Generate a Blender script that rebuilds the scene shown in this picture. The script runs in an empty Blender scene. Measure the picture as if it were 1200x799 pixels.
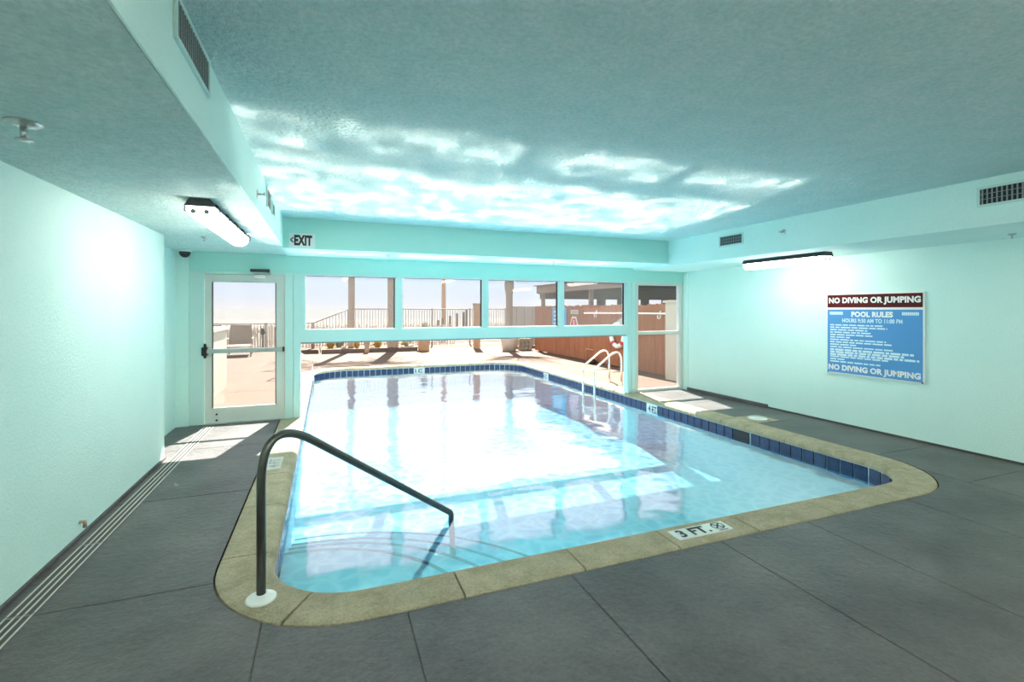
import bpy, bmesh, math, random
from mathutils import Vector, Matrix, noise as mnoise
random.seed(7)
S = bpy.context.scene
COL = S.collection

# ------------------------------------------------------------------ camera
FPX, HY, YAW, CAMH = 561.0, 362.0, math.atan2(600 - 383, 561.0), 1.55
cam_d = bpy.data.cameras.new('camera'); cam = bpy.data.objects.new('camera', cam_d); COL.objects.link(cam)
cam_d.sensor_fit = 'HORIZONTAL'; cam_d.sensor_width = 36.0; cam_d.lens = 36.0 * FPX / 1200.0
cam_d.shift_y = -(399.5 - HY) / 1200.0
cam_d.clip_start = 0.05; cam_d.clip_end = 3000
cam.location = (0, 0, CAMH); cam.rotation_euler = (math.pi / 2, 0, -YAW)
S.camera = cam

# ------------------------------------------------------------------ world, sun, exposure
SUN_STRENGTH, SKY_STRENGTH, EXPOSURE = 7.6, 0.44, 1.8
SUN_DIR = Vector((0.235, 1.0, 1.10)).normalized()          # towards the sun, over the sea
W = bpy.data.worlds.new('sky'); S.world = W; W.use_nodes = True
nt = W.node_tree; nt.nodes.clear()
wo = nt.nodes.new('ShaderNodeOutputWorld'); bg = nt.nodes.new('ShaderNodeBackground')
tc = nt.nodes.new('ShaderNodeTexCoord'); sp = nt.nodes.new('ShaderNodeSeparateXYZ'); rp = nt.nodes.new('ShaderNodeValToRGB')
nt.links.new(tc.outputs['Generated'], sp.inputs[0]); nt.links.new(sp.outputs['Z'], rp.inputs[0])
nt.links.new(rp.outputs[0], bg.inputs[0]); nt.links.new(bg.outputs[0], wo.inputs[0])
els = rp.color_ramp.elements
els[0].position = 0.0; els[0].color = (0.84, 0.79, 0.77, 1)
els[1].position = 1.0; els[1].color = (0.72, 0.82, 1.0, 1)
for p, c in ((0.025, (0.70, 0.74, 0.82, 1)), (0.07, (0.68, 0.76, 0.885, 1)), (0.16, (0.88, 0.92, 1.0, 1)), (0.45, (0.88, 0.93, 1.0, 1))):
    e = els.new(p); e.color = c
bg.inputs[1].default_value = SKY_STRENGTH
sun_d = bpy.data.lights.new('sun', 'SUN'); sun = bpy.data.objects.new('sun', sun_d); COL.objects.link(sun)
sun_d.energy = SUN_STRENGTH; sun_d.angle = math.radians(0.55); sun_d.color = (1.0, 0.94, 0.84)
sun.rotation_euler = SUN_DIR.to_track_quat('Z', 'Y').to_euler(); sun.location = SUN_DIR * 60
S.view_settings.view_transform = 'Standard'; S.view_settings.look = 'None'
S.view_settings.exposure = EXPOSURE; S.view_settings.gamma = 1.0; S.view_settings.use_curve_mapping = False
S.cycles.use_denoising = True
S.cycles.max_bounces = 9; S.cycles.diffuse_bounces = 6; S.cycles.glossy_bounces = 4
S.cycles.transparent_max_bounces = 16; S.cycles.transmission_bounces = 6
S.cycles.blur_glossy = 0.0; S.cycles.use_guiding = True; S.cycles.use_surface_guiding = True; S.cycles.guiding_training_samples = 64; S.cycles.caustics_reflective = True
S.cycles.sample_clamp_indirect = 40.0

# ------------------------------------------------------------------ materials
def srgb(r, g, b):
    f = lambda c: (c / 255) / 12.92 if c <= 10 else (((c / 255) + 0.055) / 1.055) ** 2.4
    return (f(r), f(g), f(b), 1)
def mat(name, col, rough=0.6, metal=0.0, spec=0.5, var=None, vscale=4.0, vstretch=(1, 1, 1), bump=0.0, bscale=60.0, bdet=4.0, emit=None):
    """Procedural principled material: base colour, optional second tone mixed by noise, optional noise relief."""
    m = bpy.data.materials.new(name); m.use_nodes = True
    n = m.node_tree.nodes; l = m.node_tree.links; p = n['Principled BSDF']
    p.inputs['Base Color'].default_value = col; p.inputs['Roughness'].default_value = rough
    p.inputs['Metallic'].default_value = metal; p.inputs['Specular IOR Level'].default_value = spec
    if var or bump:
        t = n.new('ShaderNodeTexCoord'); mp = n.new('ShaderNodeMapping'); mp.inputs['Scale'].default_value = vstretch
        g = n.new('ShaderNodeNewGeometry'); l.new(g.outputs['Position'], mp.inputs[0])
    if var:
        nz = n.new('ShaderNodeTexNoise'); nz.inputs['Scale'].default_value = vscale; nz.inputs['Detail'].default_value = 6; nz.inputs['Roughness'].default_value = 0.62
        r = n.new('ShaderNodeValToRGB'); r.color_ramp.elements[0].position = 0.35; r.color_ramp.elements[1].position = 0.68
        r.color_ramp.elements[0].color = col; r.color_ramp.elements[1].color = var
        l.new(mp.outputs[0], nz.inputs['Vector']); l.new(nz.outputs['Fac'], r.inputs[0]); l.new(r.outputs[0], p.inputs['Base Color'])
    if bump:
        nb = n.new('ShaderNodeTexNoise'); nb.inputs['Scale'].default_value = bscale; nb.inputs['Detail'].default_value = bdet
        b = n.new('ShaderNodeBump'); b.inputs['Strength'].default_value = 1.0; b.inputs['Distance'].default_value = bump
        l.new(mp.outputs[0], nb.inputs['Vector']); l.new(nb.outputs['Fac'], b.inputs['Height']); l.new(b.outputs[0], p.inputs['Normal'])
    if emit:
        p.inputs['Emission Color'].default_value = emit[0]; p.inputs['Emission Strength'].default_value = emit[1]
    return m

def worn(name, a, b, stain, rough, spec, big, fine, bump, bscale, stain_at=0.60, stretch=(1, 1, 1), sp_amt=0.8):
    """Weathered surface: broad two-tone mottling, fine speckle and irregular stains, with relief."""
    m = bpy.data.materials.new(name); m.use_nodes = True
    n = m.node_tree.nodes; l = m.node_tree.links; p = n['Principled BSDF']
    p.inputs['Roughness'].default_value = rough; p.inputs['Specular IOR Level'].default_value = spec
    g = n.new('ShaderNodeNewGeometry'); mp = n.new('ShaderNodeMapping'); mp.inputs['Scale'].default_value = stretch; l.new(g.outputs['Position'], mp.inputs[0])
    def nz(sc, det, rg):
        t = n.new('ShaderNodeTexNoise'); t.inputs['Scale'].default_value = sc; t.inputs['Detail'].default_value = det; t.inputs['Roughness'].default_value = rg
        l.new(mp.outputs[0], t.inputs['Vector']); return t
    def ramp(src, p0, c0, p1, c1):
        r = n.new('ShaderNodeValToRGB'); e = r.color_ramp.elements; e[0].position = p0; e[0].color = c0; e[1].position = p1; e[1].color = c1
        l.new(src.outputs['Fac'], r.inputs[0]); return r
    def mix(mode, f, x, y):
        q = n.new('ShaderNodeMixRGB'); q.blend_type = mode
        if isinstance(f, float): q.inputs[0].default_value = f
        else: l.new(f.outputs[0], q.inputs[0])
        l.new(x.outputs[0], q.inputs[1])
        if isinstance(y, tuple): q.inputs[2].default_value = y
        else: l.new(y.outputs[0], q.inputs[2])
        return q
    base = ramp(nz(big, 7, 0.65), 0.36, a, 0.66, b)
    sp = ramp(nz(fine, 4, 0.7), 0.33, (0.72, 0.72, 0.72, 1), 0.62, (1.12, 1.12, 1.12, 1))
    st = ramp(nz(big * 0.6 + 0.7, 9, 0.72), stain_at, (0, 0, 0, 1), stain_at + 0.10, (1, 1, 1, 1))
    c = mix('MULTIPLY', sp_amt, base, sp); c = mix('MIX', st, c, stain); l.new(c.outputs[0], p.inputs['Base Color'])
    h = nz(bscale, 7, 0.65); b_ = n.new('ShaderNodeBump'); b_.inputs['Distance'].default_value = bump
    l.new(h.outputs['Fac'], b_.inputs['Height']); l.new(b_.outputs[0], p.inputs['Normal'])
    return m

M = {}
M['wall'] = worn('aqua_stucco', (0.65, 0.865, 0.805, 1), (0.69, 0.885, 0.825, 1), (0.73, 0.865, 0.80, 1), 0.75, 0.4, 1.3, 60, 0.004, 60, 0.66, sp_amt=0.12)
M['ceiling'] = worn('aqua_knockdown_ceiling', (0.66, 0.865, 0.815, 1), (0.78, 0.92, 0.875, 1), (0.62, 0.81, 0.765, 1), 0.8, 0.3, 7.0, 40, 0.045, 30, 0.62, sp_amt=0.42)
M['teal'] = mat('teal_paint', (0.45, 0.77, 0.70, 1), 0.45, var=(0.47, 0.785, 0.715, 1), vscale=3)
M['teal_frame'] = mat('teal_enamel_frame', (0.54, 0.74, 0.695, 1), 0.35, var=(0.58, 0.74, 0.69, 1), vscale=5)
M['door_paint'] = mat('pale_grey_green_door_paint', (0.64, 0.66, 0.60, 1), 0.4, var=(0.70, 0.69, 0.64, 1), vscale=4)
M['alu'] = mat('brushed_aluminium', (0.60, 0.60, 0.59, 1), 0.30, 0.8, var=(0.50, 0.50, 0.48, 1), vscale=30, vstretch=(1, 8, 1))
M['white'] = mat('white_plastic', (0.82, 0.82, 0.80, 1), 0.4)
M['black'] = mat('black_rubber_and_shadow', (0.012, 0.012, 0.013, 1), 0.5)
M['dark'] = mat('dark_grey_metal', (0.05, 0.055, 0.055, 1), 0.45, 0.3)
M['slot'] = mat('dark_slot', (0.02, 0.022, 0.022, 1), 0.8)
M['grille'] = mat('grey_grille_metal', (0.30, 0.32, 0.32, 1), 0.45, 0.5)
M['floor'] = worn('grey_painted_concrete', (0.078, 0.072, 0.071, 1), (0.150, 0.137, 0.132, 1), (0.25, 0.24, 0.225, 1), 0.40, 0.4, 1.5, 42, 0.012, 20, 0.655)
M['joint'] = mat('dark_joint', (0.085, 0.080, 0.075, 1), 0.9)
M['coping'] = worn('tan_brushed_concrete', (0.40, 0.335, 0.215, 1), (0.56, 0.47, 0.32, 1), (0.20, 0.165, 0.11, 1), 0.7, 0.3, 6.0, 70, 0.016, 70, 0.68)
M['grout'] = mat('white_grout', (0.72, 0.76, 0.76, 1), 0.7)
M['tile'] = mat('navy_glazed_tile', (0.016, 0.035, 0.095, 1), 0.25, spec=0.4, var=(0.026, 0.058, 0.14, 1), vscale=16)
M['tile_white'] = mat('white_glazed_tile', (0.74, 0.76, 0.73, 1), 0.25)
M['tile_aged'] = mat('aged_cream_tile', (0.55, 0.53, 0.46, 1), 0.4, var=(0.62, 0.60, 0.54, 1), vscale=20)
M['ink'] = mat('black_ink', (0.008, 0.008, 0.008, 1), 0.5)
M['plaster'] = mat('pale_blue_pool_plaster', (0.36, 0.67, 0.83, 1), 0.7, var=(0.40, 0.70, 0.85, 1), vscale=1.5)
M['rail'] = mat('weathered_steel_handrail', (0.115, 0.112, 0.10, 1), 0.3, 0.85, var=(0.15, 0.15, 0.135, 1), vscale=12)
M['steel'] = mat('polished_steel_tube', (0.78, 0.74, 0.70, 1), 0.2, 0.85)
M['deck'] = mat('peach_concrete_deck', (0.128, 0.082, 0.058, 1), 0.8, spec=0.2, var=(0.152, 0.10, 0.072, 1), vscale=0.9, bump=0.004, bscale=40)
M['sand'] = mat('pale_sand', (0.165, 0.145, 0.125, 1), 0.95, spec=0.1, var=(0.20, 0.178, 0.155, 1), vscale=0.6, bump=0.05, bscale=3)
M['sea'] = mat('pale_sea', (0.17, 0.168, 0.165, 1), 0.9, spec=0.0, var=(0.18, 0.175, 0.172, 1), vscale=0.02)
M['wood'] = mat('red_brown_fence_board', (0.33, 0.125, 0.062, 1), 0.75, spec=0.2, var=(0.44, 0.18, 0.095, 1), vscale=3, vstretch=(6, 6, 0.6), bump=0.004, bscale=40)
M['wood_dark'] = mat('weathered_brown_timber', (0.12, 0.082, 0.063, 1), 0.8, var=(0.16, 0.11, 0.085, 1), vscale=5)
M['fascia'] = mat('mauve_brown_fascia', (0.30, 0.20, 0.16, 1), 0.8, var=(0.36, 0.24, 0.19, 1), vscale=3)
M['roof'] = mat('grey_shingle_roof', (0.18, 0.21, 0.23, 1), 0.9, var=(0.24, 0.27, 0.28, 1), vscale=8)
M['bronze'] = mat('brown_metal_railing', (0.34, 0.265, 0.225, 1), 0.6)
M['bark'] = mat('palm_bark', (0.36, 0.25, 0.185, 1), 0.95, spec=0.1, var=(0.50, 0.38, 0.29, 1), vscale=14, vstretch=(1, 1, 2.5), bump=0.02, bscale=22)
M['frond'] = mat('palm_frond_green', (0.10, 0.13, 0.035, 1), 0.7, var=(0.18, 0.16, 0.06, 1), vscale=6)
M['dry'] = mat('dry_golden_grass', (0.33, 0.20, 0.06, 1), 0.9, var=(0.42, 0.29, 0.11, 1), vscale=9)
M['dune'] = mat('pale_dune_grass', (0.30, 0.26, 0.17, 1), 0.9, var=(0.37, 0.32, 0.22, 1), vscale=5)
M['mulch'] = mat('brown_mulch', (0.22, 0.13, 0.08, 1), 0.95, var=(0.32, 0.22, 0.14, 1), vscale=12, bump=0.02, bscale=30)
M['rock'] = mat('tan_rock', (0.36, 0.28, 0.21, 1), 0.9, var=(0.45, 0.38, 0.30, 1), vscale=7, bump=0.01, bscale=20)
M['terracotta'] = mat('terracotta', (0.50, 0.28, 0.16, 1), 0.85, var=(0.56, 0.33, 0.20, 1), vscale=6)
M['cream'] = mat('cream_stucco', (0.62, 0.52, 0.43, 1), 0.85, spec=0.2, var=(0.68, 0.58, 0.49, 1), vscale=3, bump=0.004, bscale=40)
M['sling'] = mat('brown_mesh_sling', (0.27, 0.19, 0.14, 1), 0.8, var=(0.31, 0.225, 0.165, 1), vscale=40)
M['cushion'] = mat('off_white_cushion', (0.50, 0.45, 0.42, 1), 0.9)
M['red'] = mat('sign_red', (0.62, 0.045, 0.05, 1), 0.5)
M['maroon'] = mat('sign_maroon', (0.085, 0.006, 0.004, 1), 0.55, spec=0.2)
M['blue'] = mat('sign_blue', (0.075, 0.285, 0.60, 1), 0.45)
M['skyblue'] = mat('notice_sky_blue', (0.12, 0.42, 0.70, 1), 0.5)
M['pale_print'] = mat('pale_blue_print', (0.62, 0.80, 0.86, 1), 0.5)
M['exit_ink'] = mat('dark_maroon_ink', (0.045, 0.006, 0.006, 1), 0.5)
M['diffuser'] = mat('lit_white_diffuser', (0.85, 0.83, 0.76, 1), 0.5, emit=((1.0, 0.91, 0.83, 1), 5.6))

def schlick(n, l, f0, power):
    """Reflectance rising towards grazing angles, the same from both sides of the surface."""
    lw = n.new('ShaderNodeLayerWeight'); lw.inputs[0].default_value = 0.5
    pw = n.new('ShaderNodeMath'); pw.operation = 'POWER'; pw.inputs[1].default_value = power
    ml = n.new('ShaderNodeMath'); ml.operation = 'MULTIPLY_ADD'; ml.inputs[1].default_value = 1 - f0; ml.inputs[2].default_value = f0
    l.new(lw.outputs['Facing'], pw.inputs[0]); l.new(pw.outputs[0], ml.inputs[0])
    return ml

def glass_mat(name, tint, haze, haze_col=(0.85, 0.82, 0.80, 1)):
    """Clear pane with glare put in as a haze: transparent + faint translucent film, fresnel gloss on top."""
    m = bpy.data.materials.new(name); m.use_nodes = True
    n = m.node_tree.nodes; l = m.node_tree.links; n.clear()
    o = n.new('ShaderNodeOutputMaterial'); tr = n.new('ShaderNodeBsdfTransparent'); tr.inputs[0].default_value = tint
    tl = n.new('ShaderNodeBsdfTranslucent'); tl.inputs[0].default_value = haze_col  # pale film imitates veiling glare on the pane
    gl = n.new('ShaderNodeBsdfGlossy'); gl.inputs['Roughness'].default_value = 0.02
    fr = schlick(n, l, 0.03, 5)
    a = n.new('ShaderNodeMixShader'); b = n.new('ShaderNodeMixShader'); a.inputs[0].default_value = haze
    l.new(tr.outputs[0], a.inputs[1]); l.new(tl.outputs[0], a.inputs[2])
    l.new(fr.outputs[0], b.inputs[0]); l.new(a.outputs[0], b.inputs[1]); l.new(gl.outputs[0], b.inputs[2]); l.new(b.outputs[0], o.inputs[0])
    return m
M['glass'] = glass_mat('hazy_window_glass', (0.83, 0.85, 0.87, 1), 0.014)
M['glass_clear'] = glass_mat('door_glass', (0.86, 0.87, 0.88, 1), 0.006)

def water_mat():
    m = bpy.data.materials.new('pool_water'); m.use_nodes = True
    n = m.node_tree.nodes; l = m.node_tree.links; n.clear()
    o = n.new('ShaderNodeOutputMaterial'); g = n.new('ShaderNodeNewGeometry')
    # painted caustics: a cell pattern put into the transmission colour
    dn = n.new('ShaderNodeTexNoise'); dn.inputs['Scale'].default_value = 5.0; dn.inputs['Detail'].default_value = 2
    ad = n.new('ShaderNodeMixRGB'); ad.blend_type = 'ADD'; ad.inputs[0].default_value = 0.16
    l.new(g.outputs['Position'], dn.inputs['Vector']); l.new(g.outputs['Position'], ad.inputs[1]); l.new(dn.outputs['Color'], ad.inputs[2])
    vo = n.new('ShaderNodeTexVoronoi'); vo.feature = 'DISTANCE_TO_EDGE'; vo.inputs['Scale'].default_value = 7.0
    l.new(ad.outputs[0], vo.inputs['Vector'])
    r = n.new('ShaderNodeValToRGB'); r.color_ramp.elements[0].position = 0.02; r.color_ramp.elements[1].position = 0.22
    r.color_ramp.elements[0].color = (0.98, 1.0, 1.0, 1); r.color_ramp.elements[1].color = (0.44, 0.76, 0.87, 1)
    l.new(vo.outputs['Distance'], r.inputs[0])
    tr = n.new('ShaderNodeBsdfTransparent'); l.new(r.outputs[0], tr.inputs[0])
    gl = n.new('ShaderNodeBsdfGlossy'); gl.inputs['Roughness'].default_value = 0.085
    fr = schlick(n, l, 0.03, 1.0)
    nb = n.new('ShaderNodeTexNoise'); nb.inputs['Scale'].default_value = 2.8; nb.inputs['Detail'].default_value = 1.0
    mp = n.new('ShaderNodeMapping'); mp.inputs['Scale'].default_value = (1.0, 1.0, 1.0)
    l.new(g.outputs['Position'], mp.inputs[0]); l.new(mp.outputs[0], nb.inputs['Vector'])
    b = n.new('ShaderNodeBump'); b.inputs['Strength'].default_value = 1.0; b.inputs['Distance'].default_value = 0.0055
    l.new(nb.outputs['Fac'], b.inputs['Height']); l.new(b.outputs[0], gl.inputs['Normal'])
    mx = n.new('ShaderNodeMixShader'); l.new(fr.outputs[0], mx.inputs[0]); l.new(tr.outputs[0], mx.inputs[1]); l.new(gl.outputs[0], mx.inputs[2])
    l.new(mx.outputs[0], o.inputs[0])
    return m
M['water'] = water_mat()

# ------------------------------------------------------------------ helpers
ORIGIN = {}
def base_of(o):
    while o is not None and o.parent is not None: o = o.parent
    return ORIGIN.get(o.name, Vector((0, 0, 0))) if o is not None else Vector((0, 0, 0))
def tag(o, label=None, cat=None, group=None, kind=None):
    if label: o['label'] = label
    if cat: o['category'] = cat
    if group: o['group'] = group
    if kind: o['kind'] = kind
    return o
def empty(name, loc=(0, 0, 0), **k):
    o = bpy.data.objects.new(name, None); COL.objects.link(o); o.location = loc; o.empty_display_size = 0.1
    ORIGIN[o.name] = Vector(loc)
    return tag(o, **k)

class MB:
    """Collects shapes in world coordinates; build() links them as ONE mesh object."""
    def __init__(s): s.v = []; s.f = []; s.smooth = []
    def add(s, vs, fs, smooth=False):
        n = len(s.v); s.v += [Vector(p) for p in vs]
        for f in fs: s.f.append([i + n for i in f]); s.smooth.append(smooth)
        return s
    def box(s, x0, x1, y0, y1, z0, z1, bev=0.0):
        if bev:
            bm = bmesh.new(); bmesh.ops.create_cube(bm, size=1)
            for v in bm.verts: v.co = Vector(((x0 + x1) / 2 + v.co.x * (x1 - x0), (y0 + y1) / 2 + v.co.y * (y1 - y0), (z0 + z1) / 2 + v.co.z * (z1 - z0)))
            bmesh.ops.bevel(bm, geom=bm.edges[:], offset=bev, segments=2, affect='EDGES')
            bm.verts.index_update(); s.add([v.co.copy() for v in bm.verts], [[v.index for v in f.verts] for f in bm.faces]); bm.free(); return s
        return s.add([(x, y, z) for z in (z0, z1) for y in (y0, y1) for x in (x0, x1)],
                     [(0, 2, 3, 1), (4, 5, 7, 6), (0, 1, 5, 4), (2, 6, 7, 3), (0, 4, 6, 2), (1, 3, 7, 5)])
    def obox(s, c, ax, ay, az):
        """Oriented box: centre and three half-axis vectors."""
        c, ax, ay, az = map(Vector, (c, ax, ay, az))
        return s.add([c + ax * i + ay * j + az * k for k in (-1, 1) for j in (-1, 1) for i in (-1, 1)],
                     [(0, 2, 3, 1), (4, 5, 7, 6), (0, 1, 5, 4), (2, 6, 7, 3), (0, 4, 6, 2), (1, 3, 7, 5)])
    def tube(s, pts, r, seg=12, caps=True):
        pts = [Vector(p) for p in pts]; n = len(pts); rs = r if isinstance(r, (list, tuple)) else [r] * n
        t0 = (pts[1] - pts[0]).normalized(); u = t0.orthogonal().normalized(); vs = []; fs = []
        for i, p in enumerate(pts):
            t = ((pts[min(i + 1, n - 1)] - pts[max(i - 1, 0)])).normalized()
            u = (u - t * u.dot(t)).normalized(); w = t.cross(u)
            vs += [p + (u * math.cos(2 * math.pi * k / seg) + w * math.sin(2 * math.pi * k / seg)) * rs[i] for k in range(seg)]
        for i in range(n - 1):
            for k in range(seg):
                a, b = i * seg + k, i * seg + (k + 1) % seg; fs.append((a, b, b + seg, a + seg))
        s.add(vs, fs, True)
        if caps:
            s.add(vs[:seg], [tuple(range(seg))[::-1]]); s.add(vs[-seg:], [tuple(range(seg))])
        return s
    def lathe(s, c, prof, seg=20, axis='Z'):
        """prof: list of (radius, height) turned about an axis through c."""
        c = Vector(c); vs = []; fs = []
        for r, h in prof:
            for k in range(seg):
                a = 2 * math.pi * k / seg; x, y = r * math.cos(a), r * math.sin(a)
                d = {'Z': (x, y, h), 'X': (h, x, y), 'Y': (y, h, x)}[axis]; vs.append(c + Vector(d))
        for i in range(len(prof) - 1):
            for k in range(seg):
                a, b = i * seg + k, i * seg + (k + 1) % seg; fs.append((a, b, b + seg, a + seg))
        s.add(vs, fs, True)
        if prof[0][0] > 1e-5: s.add(vs[:seg], [tuple(range(seg))[::-1]])
        if prof[-1][0] > 1e-5: s.add(vs[-seg:], [tuple(range(seg))])
        return s
    def prism(s, poly, d):
        """poly: planar loop of 3D points, extruded by vector d."""
        poly = [Vector(p) for p in poly]; d = Vector(d); n = len(poly)
        return s.add(poly + [p + d for p in poly], [tuple(range(n))[::-1], tuple(range(n, 2 * n))] + [(i, (i + 1) % n, (i + 1) % n + n, i + n) for i in range(n)])
    def mesh(s, name, m, org=Vector((0, 0, 0))):
        me = bpy.data.meshes.new(name); me.from_pydata([p - org for p in s.v], [], s.f)
        me.polygons.foreach_set('use_smooth', s.smooth); me.materials.append(m)
        bm = bmesh.new(); bm.from_mesh(me); bmesh.ops.remove_doubles(bm, verts=bm.verts, dist=1e-6) if len(bm.verts) < 6000 else None
        bmesh.ops.recalc_face_normals(bm, faces=bm.faces); bm.to_mesh(me); bm.free()
        me.update(); return me
    def build(s, name, m, parent=None, base=None, **k):
        org = base_of(parent) if parent is not None else Vector(base or (0, 0, 0))
        o = bpy.data.objects.new(name, s.mesh(name, m, org)); COL.objects.link(o)
        if parent is not None: o.parent = parent
        else: o.location = org; ORIGIN[o.name] = org
        return tag(o, **k)
def inst(name, me, parent, loc, rotz=0.0, rot=None, scale=None):
    o = bpy.data.objects.new(name, me); COL.objects.link(o); o.parent = parent
    o.location = Vector(loc) - base_of(parent); o.rotation_euler = rot or (0, 0, rotz)
    if scale: o.scale = scale
    return o
def copy_tree(o, parent=None):
    c = o.copy(); COL.objects.link(c); c.parent = parent
    for ch in list(o.children): copy_tree(ch, c)
    return c
def fillet(pts, r, n=8):
    pts = [Vector(p) for p in pts]; out = [pts[0]]
    for i in range(1, len(pts) - 1):
        a, p, b = pts[i - 1], pts[i], pts[i + 1]; da, db = (a - p), (b - p)
        ri = r[i - 1] if isinstance(r, (list, tuple)) else r
        ang = da.angle(db); t = min(ri / math.tan(ang / 2), da.length * 0.48, db.length * 0.48)
        p0, p1 = p + da.normalized() * t, p + db.normalized() * t
        for k in range(n + 1):
            u = k / n; out.append(p0 * (1 - u) ** 2 + p * 2 * u * (1 - u) + p1 * u * u)
    return out + [pts[-1]]
def text(name, s, o3, xdir, ydir, w, h, m, parent, depth=0.0015, bold=0.02, label=None):
    """Lettering fitted to a w x h box whose lower-left corner is o3, baseline along xdir."""
    cu = bpy.data.curves.new(name, 'FONT'); cu.body = s; cu.size = 1.0; cu.offset = bold; cu.extrude = 0.0; cu.space_character = 1.0 + 1.3 * max(0, bold - 0.02); cu.resolution_u = 3
    t = bpy.data.objects.new('tmp_text', cu); COL.objects.link(t)
    dg = bpy.context.evaluated_depsgraph_get(); me = bpy.data.meshes.new_from_object(t.evaluated_get(dg))
    bpy.data.objects.remove(t)
    xs = [v.co.x for v in me.vertices]; ys = [v.co.y for v in me.vertices]
    x0, x1, y0, y1 = min(xs), max(xs), min(ys), max(ys)
    xd, yd = Vector(xdir).normalized(), Vector(ydir).normalized(); nd = xd.cross(yd); org = base_of(parent)
    for v in me.vertices:
        v.co = Vector(o3) + xd * ((v.co.x - x0) / (x1 - x0) * w) + yd * ((v.co.y - y0) / (y1 - y0) * h) + nd * depth - org
    me.materials.clear(); me.materials.append(m); me.name = name
    o = bpy.data.objects.new(name, me); COL.objects.link(o); o.parent = parent
    return tag(o, label=label)
def cut(o, cutter):
    md = o.modifiers.new('cut', 'BOOLEAN'); md.operation = 'DIFFERENCE'; md.solver = 'EXACT'; md.object = cutter
    bpy.context.view_layer.update()
    dg = bpy.context.evaluated_depsgraph_get(); me = bpy.data.meshes.new_from_object(o.evaluated_get(dg)); nm = o.data.name
    o.modifiers.clear(); o.data = me; me.name = nm

# ------------------------------------------------------------------ pool outline
PX0, PX1, PY0, PY1 = -0.30, 5.15, 2.80, 13.22
RN, RF, CW = 0.50, 0.85, 0.31                       # near and far corner radii, coping width
WATER_Z, WALL_Y = -0.155, 7.45
def outline(off):
    """Closed loop round the pool, offset outwards by off: list of (x, y)."""
    pts = []
    for cx, cy, r, a0 in ((PX0 + RN, PY0 + RN, RN, 180), (PX1 - RN, PY0 + RN, RN, 270), (PX1 - RF, PY1 - RF, RF, 0), (PX0 + RF, PY1 - RF, RF, 90)):
        for k in range(13):
            a = math.radians(a0 + 90 * k / 12); pts.append((cx + (r + off) * math.cos(a), cy + (r + off) * math.sin(a)))
    return pts
class Path:
    def __init__(s):
        s.p = [Vector((x, y, 0)) for x, y in outline(0)]; s.q = [Vector((x, y, 0)) for x, y in outline(1.0)]
        s.L = [0.0]
        for i in range(len(s.p)): s.L.append(s.L[-1] + (s.p[(i + 1) % len(s.p)] - s.p[i]).length)
        s.total = s.L[-1]
    def at(s, d):
        d %= s.total; n = len(s.p)
        for i in range(n):
            if s.L[i + 1] >= d:
                u = (d - s.L[i]) / max(1e-9, s.L[i + 1] - s.L[i]); a, b = s.p[i], s.p[(i + 1) % n]
                nn = ((s.q[i] - a) * (1 - u) + (s.q[(i + 1) % n] - b) * u).normalized()
                return a * (1 - u) + b * u, nn
    def nearest(s, x, y):
        best = min(range(int(s.total * 50)), key=lambda k: (s.at(k / 50)[0] - Vector((x, y, 0))).length); return best / 50
    def dists(s, a, b, step=0.06):
        n = max(2, int((b - a) / step) + 1); return [a + (b - a) * k / (n - 1) for k in range(n)]
PATH = Path()

# ------------------------------------------------------------------ SETTING: floor
XL, XR, XREC, YREC, YB = -1.57, 6.45, -1.85, 5.92, -3.6
ZC, ZSL, ZSR, ZB = 2.675, 2.315, 2.262, 2.30        # ceiling, left soffit, right soffit, beam underside
floor = empty('floor', kind='structure')
MB().box(XREC, XR + 0.1, YB, WALL_Y + 0.1, -0.10, -0.006).build('joint_bed', M['joint'], floor)
cm = MB().prism([(x, y, -1.0) for x, y in outline(CW + 0.008)], (0, 0, 2)); cutter = cm.build('tmp_cutter', M['joint'])
cut(floor.children[0], cutter)
xs = [XREC, -0.30, 0.385, 1.33, 2.45, 3.26, 4.4, 5.35, XR + 0.1]; g = 0.0015
def slab(x0, x1, y0, y1, floor=floor, mt='floor', top=0.0, jit=0.0):
    o = MB().box(x0 + g, x1 - g, y0 + g, y1 - g, -0.07, top + random.uniform(-jit, jit), bev=0.003).build('slab', M[mt], floor)
    cut(o, cutter) if x1 > PX0 - CW and x0 < PX1 + CW and y1 > PY0 - CW - .02 else None
    return o
for i in range(len(xs) - 1):
    for y0, y1 in ((YB, -1.2), (-1.2, 0.75), (0.75, 3.13)):
        if i == 0 and y1 == 3.13: y1 = 3.13
        if y1 == 3.13 and i == len(xs) - 2: y1 = 2.52
        slab(xs[i], xs[i + 1], y0, y1)
for y0, y1 in ((3.13, 4.65), (4.65, 6.2), (6.2, WALL_Y + 0.1)): slab(XREC, -0.29, y0, y1)
for y0, y1 in ((2.52, 3.35), (3.35, 4.85), (4.85, 6.3), (6.3, WALL_Y + 0.1)): slab(5.35 if y0 < 3 else 5.14, XR + 0.1, y0, y1)

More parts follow.
